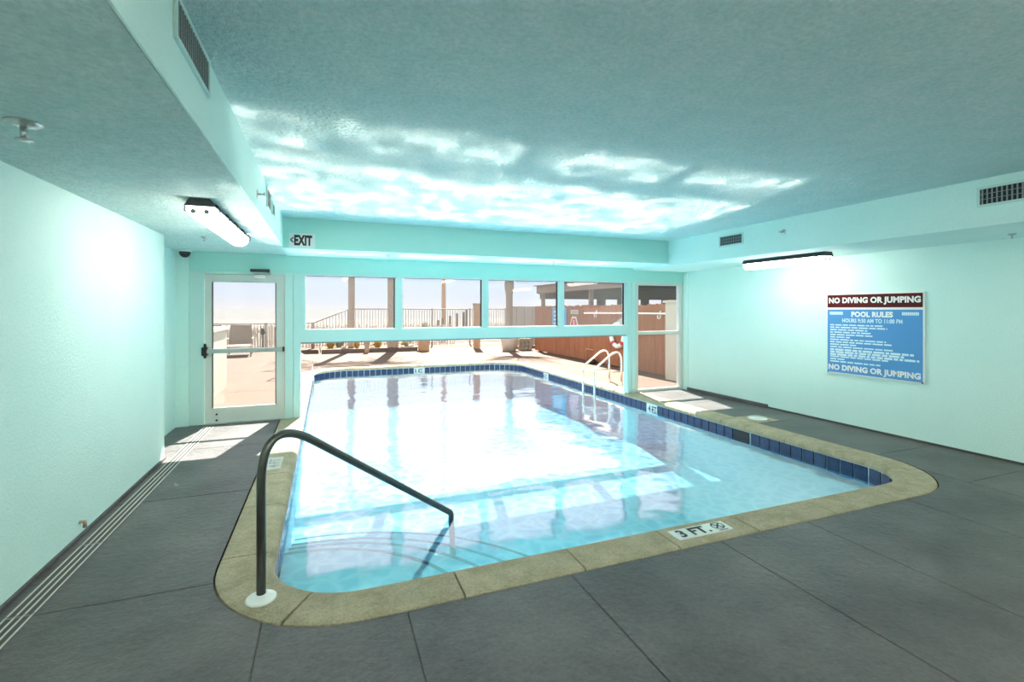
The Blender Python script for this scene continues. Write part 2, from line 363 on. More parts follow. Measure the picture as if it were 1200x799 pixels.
# outside deck, beach, sea
deck = empty('floor_pool_deck', (0, WALL_Y, 0), kind='structure')
MB().box(-6, 16, WALL_Y + 0.1, 20.5, -0.12, -0.03).build('joint_bed', M['joint'], deck)
cut(deck.children[0], cutter)
dx = [-6, -3.2, -0.30, 2.4, 5.14, 7.8, 10.4, 13, 16]; dy = [WALL_Y + 0.1, 10.2, 13.2, 15.6, 18.0, 20.5]
for i in range(len(dx) - 1):
    for j in range(len(dy) - 1): 
        x0, x1, y0, y1 = dx[i], dx[i + 1], dy[j], dy[j + 1]
        if -0.4 < x0 < 5 and y1 < 13.0: continue
        if -0.4 < x0 < 5 and y0 < 13.1: y0 = 12.2
        slab(x0, x1, y0, y1, deck, 'deck')
bpy.data.objects.remove(cutter)
def dune_height(x, y):
    h = 0.55 * mnoise.noise(Vector((x * 0.11, y * 0.13, 3.1))) + 0.18 * mnoise.noise(Vector((x * 0.5, y * 0.5, 9)))
    k = max(0, min(1, (y - 21.5) / 5)) * max(0, min(1, (60 - y) / 18)); return -0.05 + k * (0.55 + h)
vs, fs = [], []; nx, ny = 70, 40
for j in range(ny + 1):
    y = 20.5 + 60 * (j / ny) ** 1.4
    for i in range(nx + 1): x = -45 + 110 * i / nx; vs.append((x, y, dune_height(x, y)))
for j in range(ny):
    for i in range(nx): a = j * (nx + 1) + i; fs.append((a, a + 1, a + nx + 2, a + nx + 1))
MB().add(vs, fs, True).build('floor_beach', M['sand'], kind='structure')
MB().box(-900, 900, 80, 1600, -1.2, -0.5).build('floor_sea', M['sea'], kind='structure')

# ------------------------------------------------------------------ SETTING: walls, ceiling
T = 0.22
wl = MB().box(XL - T - 0.3, XL, YB - T, YREC, -0.1, ZC + 0.5).box(XREC - T - 0.02, XREC, YREC - 0.05, WALL_Y + 0.12, -0.1, ZC + 0.5).build('wall_left', M['wall'], kind='structure')
MB().box(XR, XR + T, YB - T, WALL_Y + 0.12, -0.1, ZC + 0.5).build('wall_right', M['wall'], kind='structure')
MB().box(XL - T, XR + T, YB - T, YB, -0.1, ZC + 0.5).build('wall_back', M['wall'], kind='structure')
ceil = empty('ceiling', (2.4, 2, ZC), kind='structure')
MB().box(XREC - T, XR + T, YB - T, WALL_Y + 0.12, ZC, ZC + 0.5).build('ceiling_panel', M['ceiling'], ceil)
MB().box(XREC - 0.02, -0.51, YB, WALL_Y + 0.02, ZSL, ZC + 0.02).build('soffit', M['ceiling'], ceil)
MB().box(-0.512, -0.50, YB, 6.48, ZSL, ZC + 0.02).build('soffit_face', M['wall'], ceil)
MB().box(5.29, XR + 0.02, YB, WALL_Y + 0.02, ZSR, ZC + 0.02).build('soffit', M['wall'], ceil)
MB().box(-0.52, 5.30, 6.48, WALL_Y + 0.02, ZB, ZC + 0.02).build('beam', M['wall'], ceil)
MB().box(-0.505, 5.292, 6.472, 6.482, ZB + 0.004, ZC + 0.01).build('beam_face', M['teal'], ceil)

# window wall
F0, F1 = WALL_Y, WALL_Y + 0.12
ww = empty('wall_window', (2.4, WALL_Y, 0), kind='structure')
MB().box(XREC, XR + T, F0, F1, 2.055, ZC + 0.9).build('header', M['teal'], ww)
MB().box(XREC - T, -1.70, F0 - 0.02, F1, -0.02, 2.4).build('pilaster', M['wall'], ww)
MB().box(6.44, XR + 0.1, F0 - 0.12, F1, -0.02, 2.4).build('pilaster', M['wall'], ww)
MB().box(-1.70, -1.53, F0 + 0.0, F1, 0, 2.055, bev=0.006).build('post', M['teal_frame'], ww)
MB().box(-0.55, -0.445, F0 - 0.015, F1, 0, 2.055, bev=0.006).build('post', M['teal_frame'], ww)
MB().box(-0.44, -0.35, F0 - 0.01, F1, 0, 2.055, bev=0.006).build('post', M['teal_frame'], ww)
MB().box(5.15, 5.235, F0 - 0.015, F1, 0, 2.055, bev=0.006).build('post', M['teal_frame'], ww)
MB().box(5.24, 5.335, F0 - 0.01, F1, 0, 2.055, bev=0.006).build('post', M['teal_frame'], ww)
MB().box(-0.36, 5.16, F0 - 0.01, F1, 1.075, 1.245, bev=0.006).build('rail', M['teal_frame'], ww)
MB().box(-0.36, 5.16, F0 + 0.01, F1 - 0.02, 1.055, 1.076).build('drip_edge', M['grille'], ww)
for x0, x1 in ((-0.36, -0.297), (0.985, 1.072), (2.376, 2.463), (3.756, 3.853), (5.118, 5.16)):
    MB().box(x0, x1, F0, F1, 1.24, 2.06, bev=0.005).build('mullion', M['teal_frame'], ww)
MB().box(XREC, XR, F0 - 0.012, F0 + 0.02, 2.04, 2.062, bev=0.003).build('head_trim', M['teal_frame'], ww)
for n, (x0, x1) in enumerate(((-0.297, 0.985), (1.072, 2.376), (2.463, 3.756), (3.853, 5.118))):
    w = empty('window_%d' % (n + 1), ((x0 + x1) / 2, WALL_Y, 1.245), kind='structure'); z0, z1 = 1.245, 2.042; t = 0.014
    for b in ((x0, x0 + t, z0, z1), (x1 - t, x1, z0, z1), (x0 + t, x1 - t, z0, z0 + t), (x0 + t, x1 - t, z1 - t, z1)):
        MB().box(b[0], b[1], F0 + 0.02, F1 - 0.02, b[2], b[3]).build('window_frame', M['white'], w)
    MB().box(x1 - t - 0.014, x1 - t, F0 + 0.03, F0 + 0.07, z0 + t, z1 - t).build('shadow_line', M['black'], w)  # black strip stands in for the shadow gap beside the pane
    MB().box(x0 + t, x1 - t - 0.014, F0 + 0.03, F0 + 0.07, z1 - t - 0.006, z1 - t).build('shadow_line', M['black'], w)  # same painted shadow along the top of the pane
    MB().box(x0 + t, x1 - t, F0 + 0.058, F0 + 0.064, z0 + t, z1 - t).build('pane', M['glass'], w)
# fixed glass panel on the right
w = empty('window_5', (5.9, WALL_Y, 0), kind='structure'); x0, x1 = 5.34, 6.44
for a, b, c, d in ((x0, x0 + 0.062, 0.0, 2.05), (x1 - 0.062, x1, 0.0, 2.05)): MB().box(a, b, F0 + 0.005, F1 - 0.02, c, d, bev=0.004).build('stile', M['door_paint'], w)
for c, d in ((0.0, 0.05), (1.07, 1.13), (1.995, 2.05)): MB().box(x0 + 0.062, x1 - 0.062, F0 + 0.005, F1 - 0.02, c, d, bev=0.004).build('rail', M['door_paint'], w)
for c, d in ((0.05, 1.07), (1.13, 1.995)): MB().box(x0 + 0.062, x1 - 0.062, F0 + 0.05, F0 + 0.056, c, d).build('pane', M['glass_clear'], w)
MB().box(x1 - 0.085, x1 - 0.062, F0 + 0.035, F0 + 0.10, 0.05, 1.995).build('glazing_bead', M['white'], w)
# exit door on the left
d1 = empty('door_1', (-1.04, WALL_Y, 0), kind='structure'); x0, x1 = -1.525, -0.556
leaf = MB().box(x0, x0 + 0.085, F0 + 0.015, F0 + 0.06, 0.012, 2.02, bev=0.004).build('stile', M['door_paint'], d1)
MB().box(x1 - 0.108, x1, F0 + 0.015, F0 + 0.06, 0.012, 2.02, bev=0.004).build('stile', M['door_paint'], d1)
MB().box(x0 + 0.085, x1 - 0.108, F0 + 0.015, F0 + 0.06, 0.012, 0.215, bev=0.004).build('bottom_rail', M['door_paint'], d1)
MB().box(x0 + 0.085, x1 - 0.108, F0 + 0.015, F0 + 0.06, 1.915, 2.02, bev=0.004).build('top_rail', M['door_paint'], d1)
MB().box(x0 + 0.085, x1 - 0.108, F0 + 0.034, F0 + 0.04, 0.215, 1.915).build('pane', M['glass_clear'], d1)
for a, b, c, d in ((x0 + 0.085, x0 + 0.095, 0.215, 1.915), (x1 - 0.118, x1 - 0.108, 0.215, 1.915)): MB().box(a, b, F0 + 0.012, F0 + 0.05, c, d).build('glazing_bead', M['dark'], d1)
pb = MB().box(x0 + 0.03, x1 - 0.02, F0 - 0.055, F0 - 0.01, 0.955, 1.015, bev=0.008).build('push_bar', M['alu'], d1, label='brushed metal push bar')
MB().box(x0 - 0.025, x0 + 0.035, F0 - 0.06, F0 + 0.02, 0.925, 1.04, bev=0.006).build('latch_case', M['black'], pb)
MB().box(x0 - 0.005, x0 + 0.02, F0 - 0.03, F0 + 0.02, 0.89, 1.085, bev=0.004).build('latch_plate', M['black'], pb)
MB().box(x1 - 0.022, x1 - 0.002, F0 - 0.058, F0 + 0.02, 0.955, 1.02, bev=0.004).build('end_cap', M['black'], pb)
MB().box(-1.525, -0.556, F0 + 0.0, F0 + 0.08, 2.022, 2.04).build('door_stop', M['teal_frame'], d1)
cl = MB().box(-0.98, -0.74, F0 - 0.055, F0 + 0.0, 2.06, 2.10, bev=0.006).build('door_closer', M['dark'], d1)
MB().tube([(-0.76, F0 - 0.03, 2.055), (-0.72, F0 - 0.05, 2.03), (-0.93, F0 - 0.045, 2.03)], 0.008, 8).build('closer_arm', M['alu'], cl)
MB().box(-0.94, -0.80, F0 - 0.02, F0 + 0.015, 1.965, 2.03, bev=0.004).build('closer_bracket', M['alu'], cl)
for z in (0.05, 0.13): MB().lathe((x0 + 0.14, F0 - 0.002, z), [(0.012, -0.01), (0.012, 0.02)], 12, 'Y').build('bolt', M['black'], d1)
MB().box(-1.53, -0.55, F0 - 0.02, F1 - 0.02, 0.0, 0.012).build('threshold', M['alu'], d1)

# skirting along the walls
MB().box(XR - 0.035, XR + 0.01, 5.55, WALL_Y - 0.12, 0, 0.055, bev=0.006).build('baseboard_right', M['floor'], kind='structure')
MB().box(XR - 0.012, XR + 0.01, YB, 5.55, 0, 0.022, bev=0.003).build('baseboard_right', M['joint'], kind='structure')
MB().box(XL - 0.01, XL + 0.018, YB, YREC, 0, 0.02, bev=0.003).build('baseboard_left', M['floor'], kind='structure')

# ------------------------------------------------------------------ POOL
pool = empty('swimming_pool', (2.4, 8, 0), label='long swimming pool running under the window wall, edged with tan coping', cat='pool')
# shell: wall and floor
ring = [(x, y) for x, y in outline(0.028)]; n = len(ring)
def floor_z(y): return -0.74 - 0.02 * max(0, y - 4.0)
vs = [(x, y, -0.06) for x, y in ring] + [(x, y, floor_z(y)) for x, y in ring]
fs = [(i, (i + 1) % n, (i + 1) % n + n, i + n) for i in range(n)]
MB().add(vs, fs).build('pool_wall', M['plaster'], pool)
MB().add([(x, y, floor_z(y)) for x, y in ring], [tuple(range(n))]).build('pool_floor', M['plaster'], pool)
# quarter-round corner steps
for R_, zt, zb in ((1.20, -0.30, -0.47), (1.60, -0.45, -0.62), (2.00, -0.60, -0.77), (2.40, -0.73, -0.80)):
    arc = [(PX0 + R_ * math.cos(math.radians(a)), PY0 + R_ * math.sin(math.radians(a))) for a in range(0, 91, 3)]
    poly = [(PX0 + 0.15, PY0 - 0.02)] + [(max(x, PX0 - .02), y) for x, y in arc] + [(PX0 - 0.02, PY0 + 0.15)]
    st = MB().prism([(x, y, zb) for x, y in poly], (0, 0, zt - zb)).build('step', M['plaster'], pool)
    b = MB()
    for a in range(0, 90, 3):
        a0, a1 = math.radians(a), math.radians(a + 3)
        q = [(PX0 + r * math.cos(t), PY0 + r * math.sin(t)) for r, t in ((R_ - 0.03, a0), (R_ + 0.003, a0), (R_ + 0.003, a1), (R_ - 0.03, a1))]
        b.prism([(x, y, zt - 0.01) for x, y in q], (0, 0, 0.013))
    b.build('step_edge', M['tile'], st, label='dark tile edge line of a pool step')
# coping stones
PROF = [(0.0, -0.062), (-0.004, -0.05), (0.0, -0.03), (0.014, -0.012), (0.036, -0.001), (0.06, 0.006), (CW - 0.02, 0.006), (CW - 0.004, 0.0), (CW, -0.012), (CW, -0.08)]
jpts = [(-0.3, 4.21), (-0.3, 3.40), (-0.02, 2.93), (0.70, 2.8), (1.443, 2.8), (2.13, 2.8), (2.825, 2.8), (3.60, 2.8), (4.35, 2.8), (5.06, 3.05), (5.15, 3.58), (5.15, 4.2), (5.15, 4.8), (5.15, 5.2), (5.15, 5.8), (5.15, 6.55), (5.15, 7.3)]
jpts += [(5.15, 7.3 + 0.75 * k) for k in range(1, 7)] + [(5.0, 12.85), (4.5, 13.2)] + [(3.9 - 0.75 * k, 13.22) for k in range(5)] + [(0.3, 13.2), (-0.15, 12.8)] + [(-0.3, 12.1 - 0.75 * k) for k in range(6)] + [(-0.3, 7.43), (-0.3, 6.65), (-0.3, 5.9), (-0.3, 5.0)]
jd = sorted(PATH.nearest(x, y) for x, y in jpts)
for i in range(len(jd)):
    a = jd[i] + 0.005; b = (jd[i + 1] if i + 1 < len(jd) else jd[0] + PATH.total) - 0.005
    ds = PATH.dists(a, b, 0.05); vs = []; fs = []; k = len(PROF)
    for d in ds:
        p, nn = PATH.at(d); vs += [(p.x + nn.x * q, p.y + nn.y * q, z) for q, z in PROF]
    for j in range(len(ds) - 1):
        for t in range(k): fs.append((j * k + t, j * k + (t + 1) % k, (j + 1) * k + (t + 1) % k, (j + 1) * k + t))
    fs += [tuple(range(k)), tuple(range((len(ds) - 1) * k, len(ds) * k))[::-1]]
    MB().add(vs, fs).build('coping_stone', M['coping'], pool)
bed = MB(); ds = PATH.dists(0, PATH.total, 0.1)
for q0, q1, z0, z1 in ((0.03, CW - 0.01, -0.09, -0.03),):
    for a, b in zip(ds[:-1], ds[1:]):
        (p, m_), (p2, m2) = PATH.at(a), PATH.at(b)
        bed.add([(p.x + m_.x * q0, p.y + m_.y * q0, z1), (p.x + m_.x * q1, p.y + m_.y * q1, z1), (p2.x + m2.x * q1, p2.y + m2.y * q1, z1), (p2.x + m2.x * q0, p2.y + m2.y * q0, z1)], [(0, 1, 2, 3)])
bed.build('mortar_bed', M['joint'], pool)
# white bead and grout band behind the waterline tiles
band = MB()
for a, b in zip(ds[:-1], ds[1:]):
    (p, m_), (p2, m2) = PATH.at(a), PATH.at(b)
    for q, z0, z1 in ((0.022, -0.23, -0.06), (0.006, -0.068, -0.060)):
        band.add([(p.x + m_.x * q, p.y + m_.y * q, z0), (p2.x + m2.x * q, p2.y + m2.y * q, z0), (p2.x + m2.x * q, p2.y + m2.y * q, z1), (p.x + m_.x * q, p.y + m_.y * q, z1)], [(0, 1, 2, 3)])
    q0, q1, z = 0.006, 0.03, -0.068
    band.add([(p.x + m_.x * q0, p.y + m_.y * q0, z), (p2.x + m2.x * q0, p2.y + m2.y * q0, z), (p2.x + m2.x * q1, p2.y + m2.y * q1, z), (p.x + m_.x * q1, p.y + m_.y * q1, z)], [(0, 1, 2, 3)])
band.build('grout_band', M['grout'], pool)
TW = 0.1455; nt_ = int(PATH.total / TW); TW = PATH.total / nt_
tile_me = MB().box(-TW / 2 + 0.006, TW / 2 - 0.006, -0.006, 0.012, -0.222, -0.073, bev=0.003).mesh('tile', M['tile'])
wtile_me = MB().box(-TW / 2 + 0.004, TW / 2 - 0.004, -0.006, 0.012, -0.222, -0.073, bev=0.003).mesh('tile', M['tile_white'])
sk_d = PATH.nearest(5.15, 4.87); m4 = PATH.nearest(5.15, 6.72); m5 = PATH.nearest(2.36, 13.22); m6 = PATH.nearest(5.15, 11.0)
marks = []
for i in range(nt_):
    d = (i + 0.5) * TW; p, nn = PATH.at(d); ang = math.atan2(nn.y, nn.x) - math.pi / 2
    if abs(d - sk_d) < TW * 1.02: continue
    wt = [m for m in (m4, m5, m6) if abs(d - m) < TW * 1.02]
    o = inst('tile', wtile_me if wt else tile_me, pool, (p.x + nn.x * 0.012, p.y + nn.y * 0.012, 0), ang)
    if wt: marks.append((wt[0], p, nn))
def mark_text(dist, s):
    p, nn = PATH.at(dist); xd = Vector((nn.y, -nn.x, 0))
    text('depth_lettering', s, Vector((p.x, p.y, -0.2)) + nn * 0.0055 - xd * 0.11, xd, (0, 0, 1), 0.22, 0.10, M['ink'], pool)
mark_text(m4, '4 FT'); mark_text(m5, '5 FT'); mark_text(m6, '4 FT')
# skimmer mouth, its square surround and lid
p, nn = PATH.at(sk_d)
MB().box(PX1 + 0.006, PX1 + 0.016, p.y - 0.13, p.y + 0.13, -0.222, -0.073).build('skimmer_mouth', M['black'], pool, label='black skimmer opening in the tile row')
MB().box(PX1 + CW + 0.004, PX1 + CW + 0.42, 4.86, 5.24, -0.03, 0.005, bev=0.004).build('skimmer_surround', M['coping'], pool)
lid = MB().lathe((PX1 + CW + 0.21, 5.05, 0.005), [(0.13, 0.0), (0.13, 0.006), (0.122, 0.009), (0.04, 0.009), (0.0, 0.009)], 28).build('skimmer_lid', M['tile_white'], base=(PX1 + CW + 0.21, 5.05, 0.005), label='round cream skimmer lid set in concrete beside the pool coping', cat='lid')
# water
nx, ny = 150, 290; vs = []; fs = []
def wave(x, y):
    v = Vector((x, y, 0))
    a = 0.0042 * mnoise.noise(Vector((x * 1.1, y * 1.5, 1.0))) + 0.0013 * mnoise.noise(Vector((x * 3.1, y * 3.7, 5.0))) + 0.0007 * mnoise.noise(Vector((x * 7.3, y * 8.1, 2.0)))
    return WATER_Z + a
X0, X1, Y0, Y1 = PX0 - 0.03, PX1 + 0.03, PY0 - 0.03, PY1 + 0.03
def inside(x, y, off=0.024):
    for cx, cy, r, sx, sy in ((PX0 + RN, PY0 + RN, RN, -1, -1), (PX1 - RN, PY0 + RN, RN, 1, -1), (PX1 - RF, PY1 - RF, RF, 1, 1), (PX0 + RF, PY1 - RF, RF, -1, 1)):
        if (x - cx) * sx > 0 and (y - cy) * sy > 0:
            dd = math.hypot(x - cx, y - cy); k = (r + off) / dd if dd > r + off else 1
            return cx + (x - cx) * k, cy + (y - cy) * k
    return min(max(x, PX0 - off), PX1 + off), min(max(y, PY0 - off), PY1 + off)
for j in range(ny + 1):
    for i in range(nx + 1):
        x, y = inside(X0 + (X1 - X0) * i / nx, Y0 + (Y1 - Y0) * j / ny); vs.append((x, y, wave(x, y)))
for j in range(ny):
    for i in range(nx): a = j * (nx + 1) + i; fs.append((a, a + 1, a + nx + 2, a + nx + 1))
MB().add(vs, fs, True).build('pool_water', M['water'], label='clear turquoise water with soft ripples filling the swimming pool', cat='water', kind='stuff')

# depth marker tiles on the coping
t = empty('depth_marker', (2.43, 2.64, 0.006), label='white depth marker tile reading 3 FT. on the near coping', cat='marker')
MB().box(2.195, 2.665, 2.57, 2.70, 0.004, 0.012, bev=0.002).build('tile', M['tile_white'], t)
text('lettering', '3 FT.', (2.235, 2.585, 0.0125), (1, 0, 0), (0, 1, 0), 0.26, 0.10, M['ink'], t, bold=0.035)
b = MB()
for k in range(24):
    a0, a1 = 2 * math.pi * k / 24, 2 * math.pi * (k + 1) / 24
    b.add([(2.585 + r * math.cos(a), 2.643 + r * 0.9 * math.sin(a), 0.0132) for r, a in ((0.042, a0), (0.052, a0), (0.052, a1), (0.042, a1))], [(0, 1, 2, 3)])
for dx_, dy_ in ((0.03, 0.03), (0.03, -0.03)): b.obox((2.585, 2.643, 0.0132), Vector((dx_, dy_, 0)), Vector((-dy_, dx_, 0)) * 0.14, (0, 0, 0.0003))
b.box(2.545, 2.625, 2.578, 2.586, 0.0128, 0.0134).build('no_diving_symbol', M['ink'], t, label='black circled no diving symbol')
t = empty('depth_marker', (-0.48, 5.31, 0.006), label='aged cream depth marker tile on the left coping behind the handrail', cat='marker')
MB().box(-0.58, -0.42, 5.11, 5.52, 0.004, 0.012, bev=0.002).build('tile', M['tile_aged'], t)
text('lettering', '4 FT', (-0.44, 5.17, 0.0125), (0, 1, 0), (-1, 0, 0), 0.28, 0.10, M['grille'], t)

# handrail at the corner steps
hb = Vector((-0.326, 2.86, 0.006)); hd = Vector((0.7877, 0.616, 0))
hr = empty('handrail', hb, label='dark steel grab rail curving from near coping corner down into the pool', cat='handrail')
P = lambda s, z: hb + hd * s + Vector((0, 0, z))
pts = fillet([P(0, 0.0), P(0.0, 0.99), P(1.625, -0.135), P(1.66, -0.60)], [0.20, 0.05], 14)
MB().tube(pts, 0.0235, 16).build('rail_tube', M['rail'], hr)
MB().lathe(hb, [(0.075, -0.004), (0.075, 0.008), (0.068, 0.014), (0.035, 0.018), (0.027, 0.03), (0.0, 0.03)], 28).build('base_flange', M['white'], hr, label='white plastic escutcheon ring')

# ------------------------------------------------------------------ trench drain along the left wall
td = empty('trench_drain', (-1.44, 3, 0), label='long slotted floor drain along the left wall', cat='drain')
MB().box(-1.50, -1.385, YB + 0.3, 7.30, -0.01, 0.002).build('channel', M['joint'], td)
ys = [YB + 0.3, 0.6, 2.2, 3.15, 3.95, 5.3, 6.6, 7.3]
for y0, y1 in zip(ys[:-1], ys[1:]):
    for x in (-1.497, -1.460, -1.427, -1.390):
        MB().box(x - 0.0045, x + 0.0045, y0 + 0.004, y1 - 0.004, 0.0, 0.005).build('bar', M['tile_aged'], td)
    MB().box(-1.50, -1.385, y1 - 0.02, y1 - 0.012, 0.0, 0.005).build('cross_bar', M['grille'], td)

# ------------------------------------------------------------------ light fixtures
def fixture(name, cx, y0, y1, ztop, label, flip=1):
    f = empty(name, (cx, (y0 + y1) / 2, ztop), label=label, cat='light', group='sealed fluorescent light fixtures')
    w = 0.085; hh = 0.055
    prof = lambda y: [(cx - w - 0.008, y, ztop - hh), (cx + w + 0.008, y, ztop - hh), (cx + w * 0.72, y, ztop), (cx - w * 0.72, y, ztop)]
    MB().prism(prof(y0), (0, y1 - y0, 0)).build('housing', M['dark'], f)
    q = [(-w, 0), (-w * 0.96, -0.035), (-w * 0.7, -0.065), (-w * 0.3, -0.08), (w * 0.3, -0.08), (w * 0.7, -0.065), (w * 0.96, -0.035), (w, 0)]
    MB().prism([(cx + a, y0 + 0.015, ztop - hh + b) for a, b in q], (0, y1 - y0 - 0.03, 0)).build('diffuser', M['diffuser'], f)
    for s in (-1, 1):
        for k in range(5):
            y = y0 + 0.08 + (y1 - y0 - 0.16) * k / 4
            MB().tube([(cx + s * (w + 0.0), y, ztop - 0.025), (cx + s * (w + 0.018), y, ztop - 0.045), (cx + s * (w + 0.02), y, ztop - 0.075), (cx + s * (w + 0.004), y, ztop - 0.09)], 0.006, 6).build('latch', M['dark'], f)
    for s in (-1, 1):
        MB().lathe((cx + s * 0.04, y0 + 0.012, ztop - hh - 0.035), [(0.017, -0.004), (0.017, 0.03)], 14, 'Y').build('tube_end', M['grille'], f)
    return f
fixture('fluorescent_light', -0.82, 3.86, 5.48, ZSL, 'lit fluorescent light on the left soffit near the exit door')
fixture('fluorescent_light', 5.80, 4.12, 5.36, ZSR, 'lit fluorescent light on the right soffit above the pool rules sign')

fixture('fluorescent_light', -0.82, -0.70, 0.92, ZSL, 'added fluorescent fill light on the left soffit beside the viewer')  # unseen soffit lamps, added to brighten the near walls
fixture('fluorescent_light', 5.80, 0.20, 1.44, ZSR, 'added fluorescent fill light on the right soffit just outside the picture')
for k, (x, y) in enumerate(((0.6, -0.9), (2.4, -0.9), (4.2, -0.9), (0.6, -3.1), (2.4, -3.1), (4.2, -3.1))):  # unseen fixtures added behind the camera as fill light
    fixture('fluorescent_light', x, y - 0.1, y + 1.4, ZC, 'added fluorescent fill light on the ceiling behind the viewer, %s of the %s row' % (('left', 'middle', 'right')[k % 3], ('nearer', 'farther')[k // 3]))

# ------------------------------------------------------------------ vents
def vent(x, y0, y1, z0, z1, sgn, label, nslat, group='air grilles on the soffits'):
    v = empty('air_vent', (x, (y0 + y1) / 2, z0), label=label, cat='vent', group=group); t = 0.022; d = 0.012 * sgn
    xa, xb = sorted((x, x + d)); xc, xe = sorted((x + 0.001 * sgn, x + d * 0.5)); xf, xg = sorted((x + 0.003 * sgn, x + d * 0.9))
    for a, b, c, e in ((y0, y0 + t, z0, z1), (y1 - t, y1, z0, z1), (y0 + t, y1 - t, z0, z0 + t), (y0 + t, y1 - t, z1 - t, z1)):
        MB().box(xa, xb, a, b, c, e, bev=0.002).build('vent_frame', M['teal_frame'], v)
    MB().box(xc, xe, y0 + t, y1 - t, z0 + t, z1 - t).build('backing', M['slot'], v)
    for k in range(nslat):
        y = y0 + t + (y1 - y0 - 2 * t) * (k + 0.5) / nslat
        MB().box(xf, xg, y - 0.006, y + 0.004, z0 + t, z1 - t).build('slat', M['grille'], v)
    for z in (z0 + t + (z1 - z0 - 2 * t) * q for q in (0.33, 0.67)): MB().box(xf, xe + 0.002 * sgn if sgn > 0 else xe, y0 + t, y1 - t, z - 0.002, z + 0.002).build('cross_slat', M['grille'], v)
    return v
vent(5.29, 4.94, 5.37, 2.435, 2.60, -1, 'small grey grille on the right soffit above the far end of fluorescent light', 12)
vent(5.29, 1.55, 2.43, 2.43, 2.605, -1, 'wide grey grille at the upper right, on the soffit near the camera', 26)
vent(-0.50, 1.98, 2.50, 2.495, 2.665, 1, 'large grey grille at the upper left, on the left soffit face', 16)
vent(-0.50, 4.72, 5.02, 2.45, 2.64, 1, 'slim grille seen edge-on at the far end of the left soffit face', 8)
vent(-0.50, 5.15, 5.38, 2.46, 2.60, 1, 'smaller slim grille on the left soffit face, nearest the exit sign beam', 6)

# ------------------------------------------------------------------ sprinklers, dome camera, pipe stub
def sprinkler(x, y, z, label, big=True):
    s = empty('sprinkler', (x, y, z), label=label, cat='sprinkler', group='fire sprinkler heads'); k = 1.0 if big else 0.5
    MB().lathe((x, y, z), [(0.062 * k, 0.0), (0.058 * k, -0.006), (0.03 * k, -0.018), (0.0, -0.018)], 24).build('escutcheon', M['alu'], s)
    MB().tube([(x, y, z - 0.015), (x, y, z - 0.055 * k - 0.01)], 0.012 * k, 10).build('stem', M['alu'], s)
    MB().lathe((x, y, z - 0.058 * k - 0.01), [(0.0, 0.0), (0.026 * k, 0.0), (0.030 * k, -0.006), (0.0, -0.008)], 12).build('deflector', M['alu'], s)
sprinkler(-1.16, 2.555, ZSL, 'chrome sprinkler head on the left soffit at upper left')
sprinkler(-1.21, 5.90, ZSL, 'tiny sprinkler head on the left soffit near the dome camera', False)
sprinkler(0.80, 6.85, ZB, 'tiny sprinkler head under the teal beam right of the exit sign', False)
sprinkler(3.35, 6.85, ZB, 'tiny sprinkler head under the teal beam above the third window', False)
sprinkler(6.05, 2.52, ZSR, 'sprinkler head under the right soffit at the right picture edge', False)
def side_sprinkler(x, y, z, sgn, label):
    s = empty('sprinkler', (x, y, z), label=label, cat='sprinkler', group='fire sprinkler heads')
    MB().lathe((x, y, z), [(0.035, 0.0), (0.032, 0.006 * sgn), (0.0, 0.008 * sgn)], 18, 'X').build('escutcheon', M['alu'], s)
    MB().tube([(x + 0.004 * sgn, y, z), (x + 0.05 * sgn, y, z)], 0.009, 8).build('stem', M['alu'], s)
    MB().box(min(x + 0.05 * sgn, x + 0.056 * sgn), max(x + 0.05 * sgn, x + 0.056 * sgn), y - 0.02, y + 0.02, z - 0.012, z + 0.016).build('deflector', M['alu'], s)
side_sprinkler(5.29, 4.33, 2.505, -1, 'chrome sidewall sprinkler on the right soffit between the two grilles')
side_sprinkler(-0.50, 4.13, 2.43, 1, 'sidewall sprinkler on the left soffit face beside the slim grille')
dc = empty('dome_camera', (-1.72, 7.33, ZSL), label='black dome security camera under the soffit above the exit door', cat='camera')
MB().lathe((-1.72, 7.33, ZSL), [(0.075, 0.0), (0.078, -0.012), (0.07, -0.022), (0.0, -0.022)], 24).build('housing', M['white'], dc)
MB().lathe((-1.72, 7.33, ZSL - 0.02), [(0.066, 0.0), (0.062, -0.03), (0.048, -0.055), (0.025, -0.072), (0.0, -0.077)], 24).build('dome', M['black'], dc)
ps = empty('pipe_stub', (XL, 4.10, 0.10), label='small rusty pipe stub low on the left wall', cat='pipe')
MB().tube([(XL - 0.005, 4.10, 0.10), (XL + 0.03, 4.10, 0.10), (XL + 0.03, 4.10, 0.06)], 0.012, 8).build('pipe', M['bark'], ps)

# ------------------------------------------------------------------ signs
es = empty('exit_sign', (-0.285, 6.47, 2.306), label='white EXIT sign with left arrow on the teal beam', cat='sign')
MB().box(-0.432, -0.136, 6.455, 6.473, 2.308, 2.486, bev=0.003).build('plate', M['white'], es)
text('lettering', 'EXIT', (-0.375, 6.4545, 2.333), (1, 0, 0), (0, 0, 1), 0.205, 0.13, M['exit_ink'], es, bold=0.055)
b = MB()
for s in (-1, 1): b.obox((-0.400, 6.4535, 2.40 + s * 0.015), Vector((0.016, 0, 0.015 * s)), (0, 0.0004, 0), Vector((-0.005, 0, 0.0055 * s)))
b.build('arrow', M['exit_ink'], es)

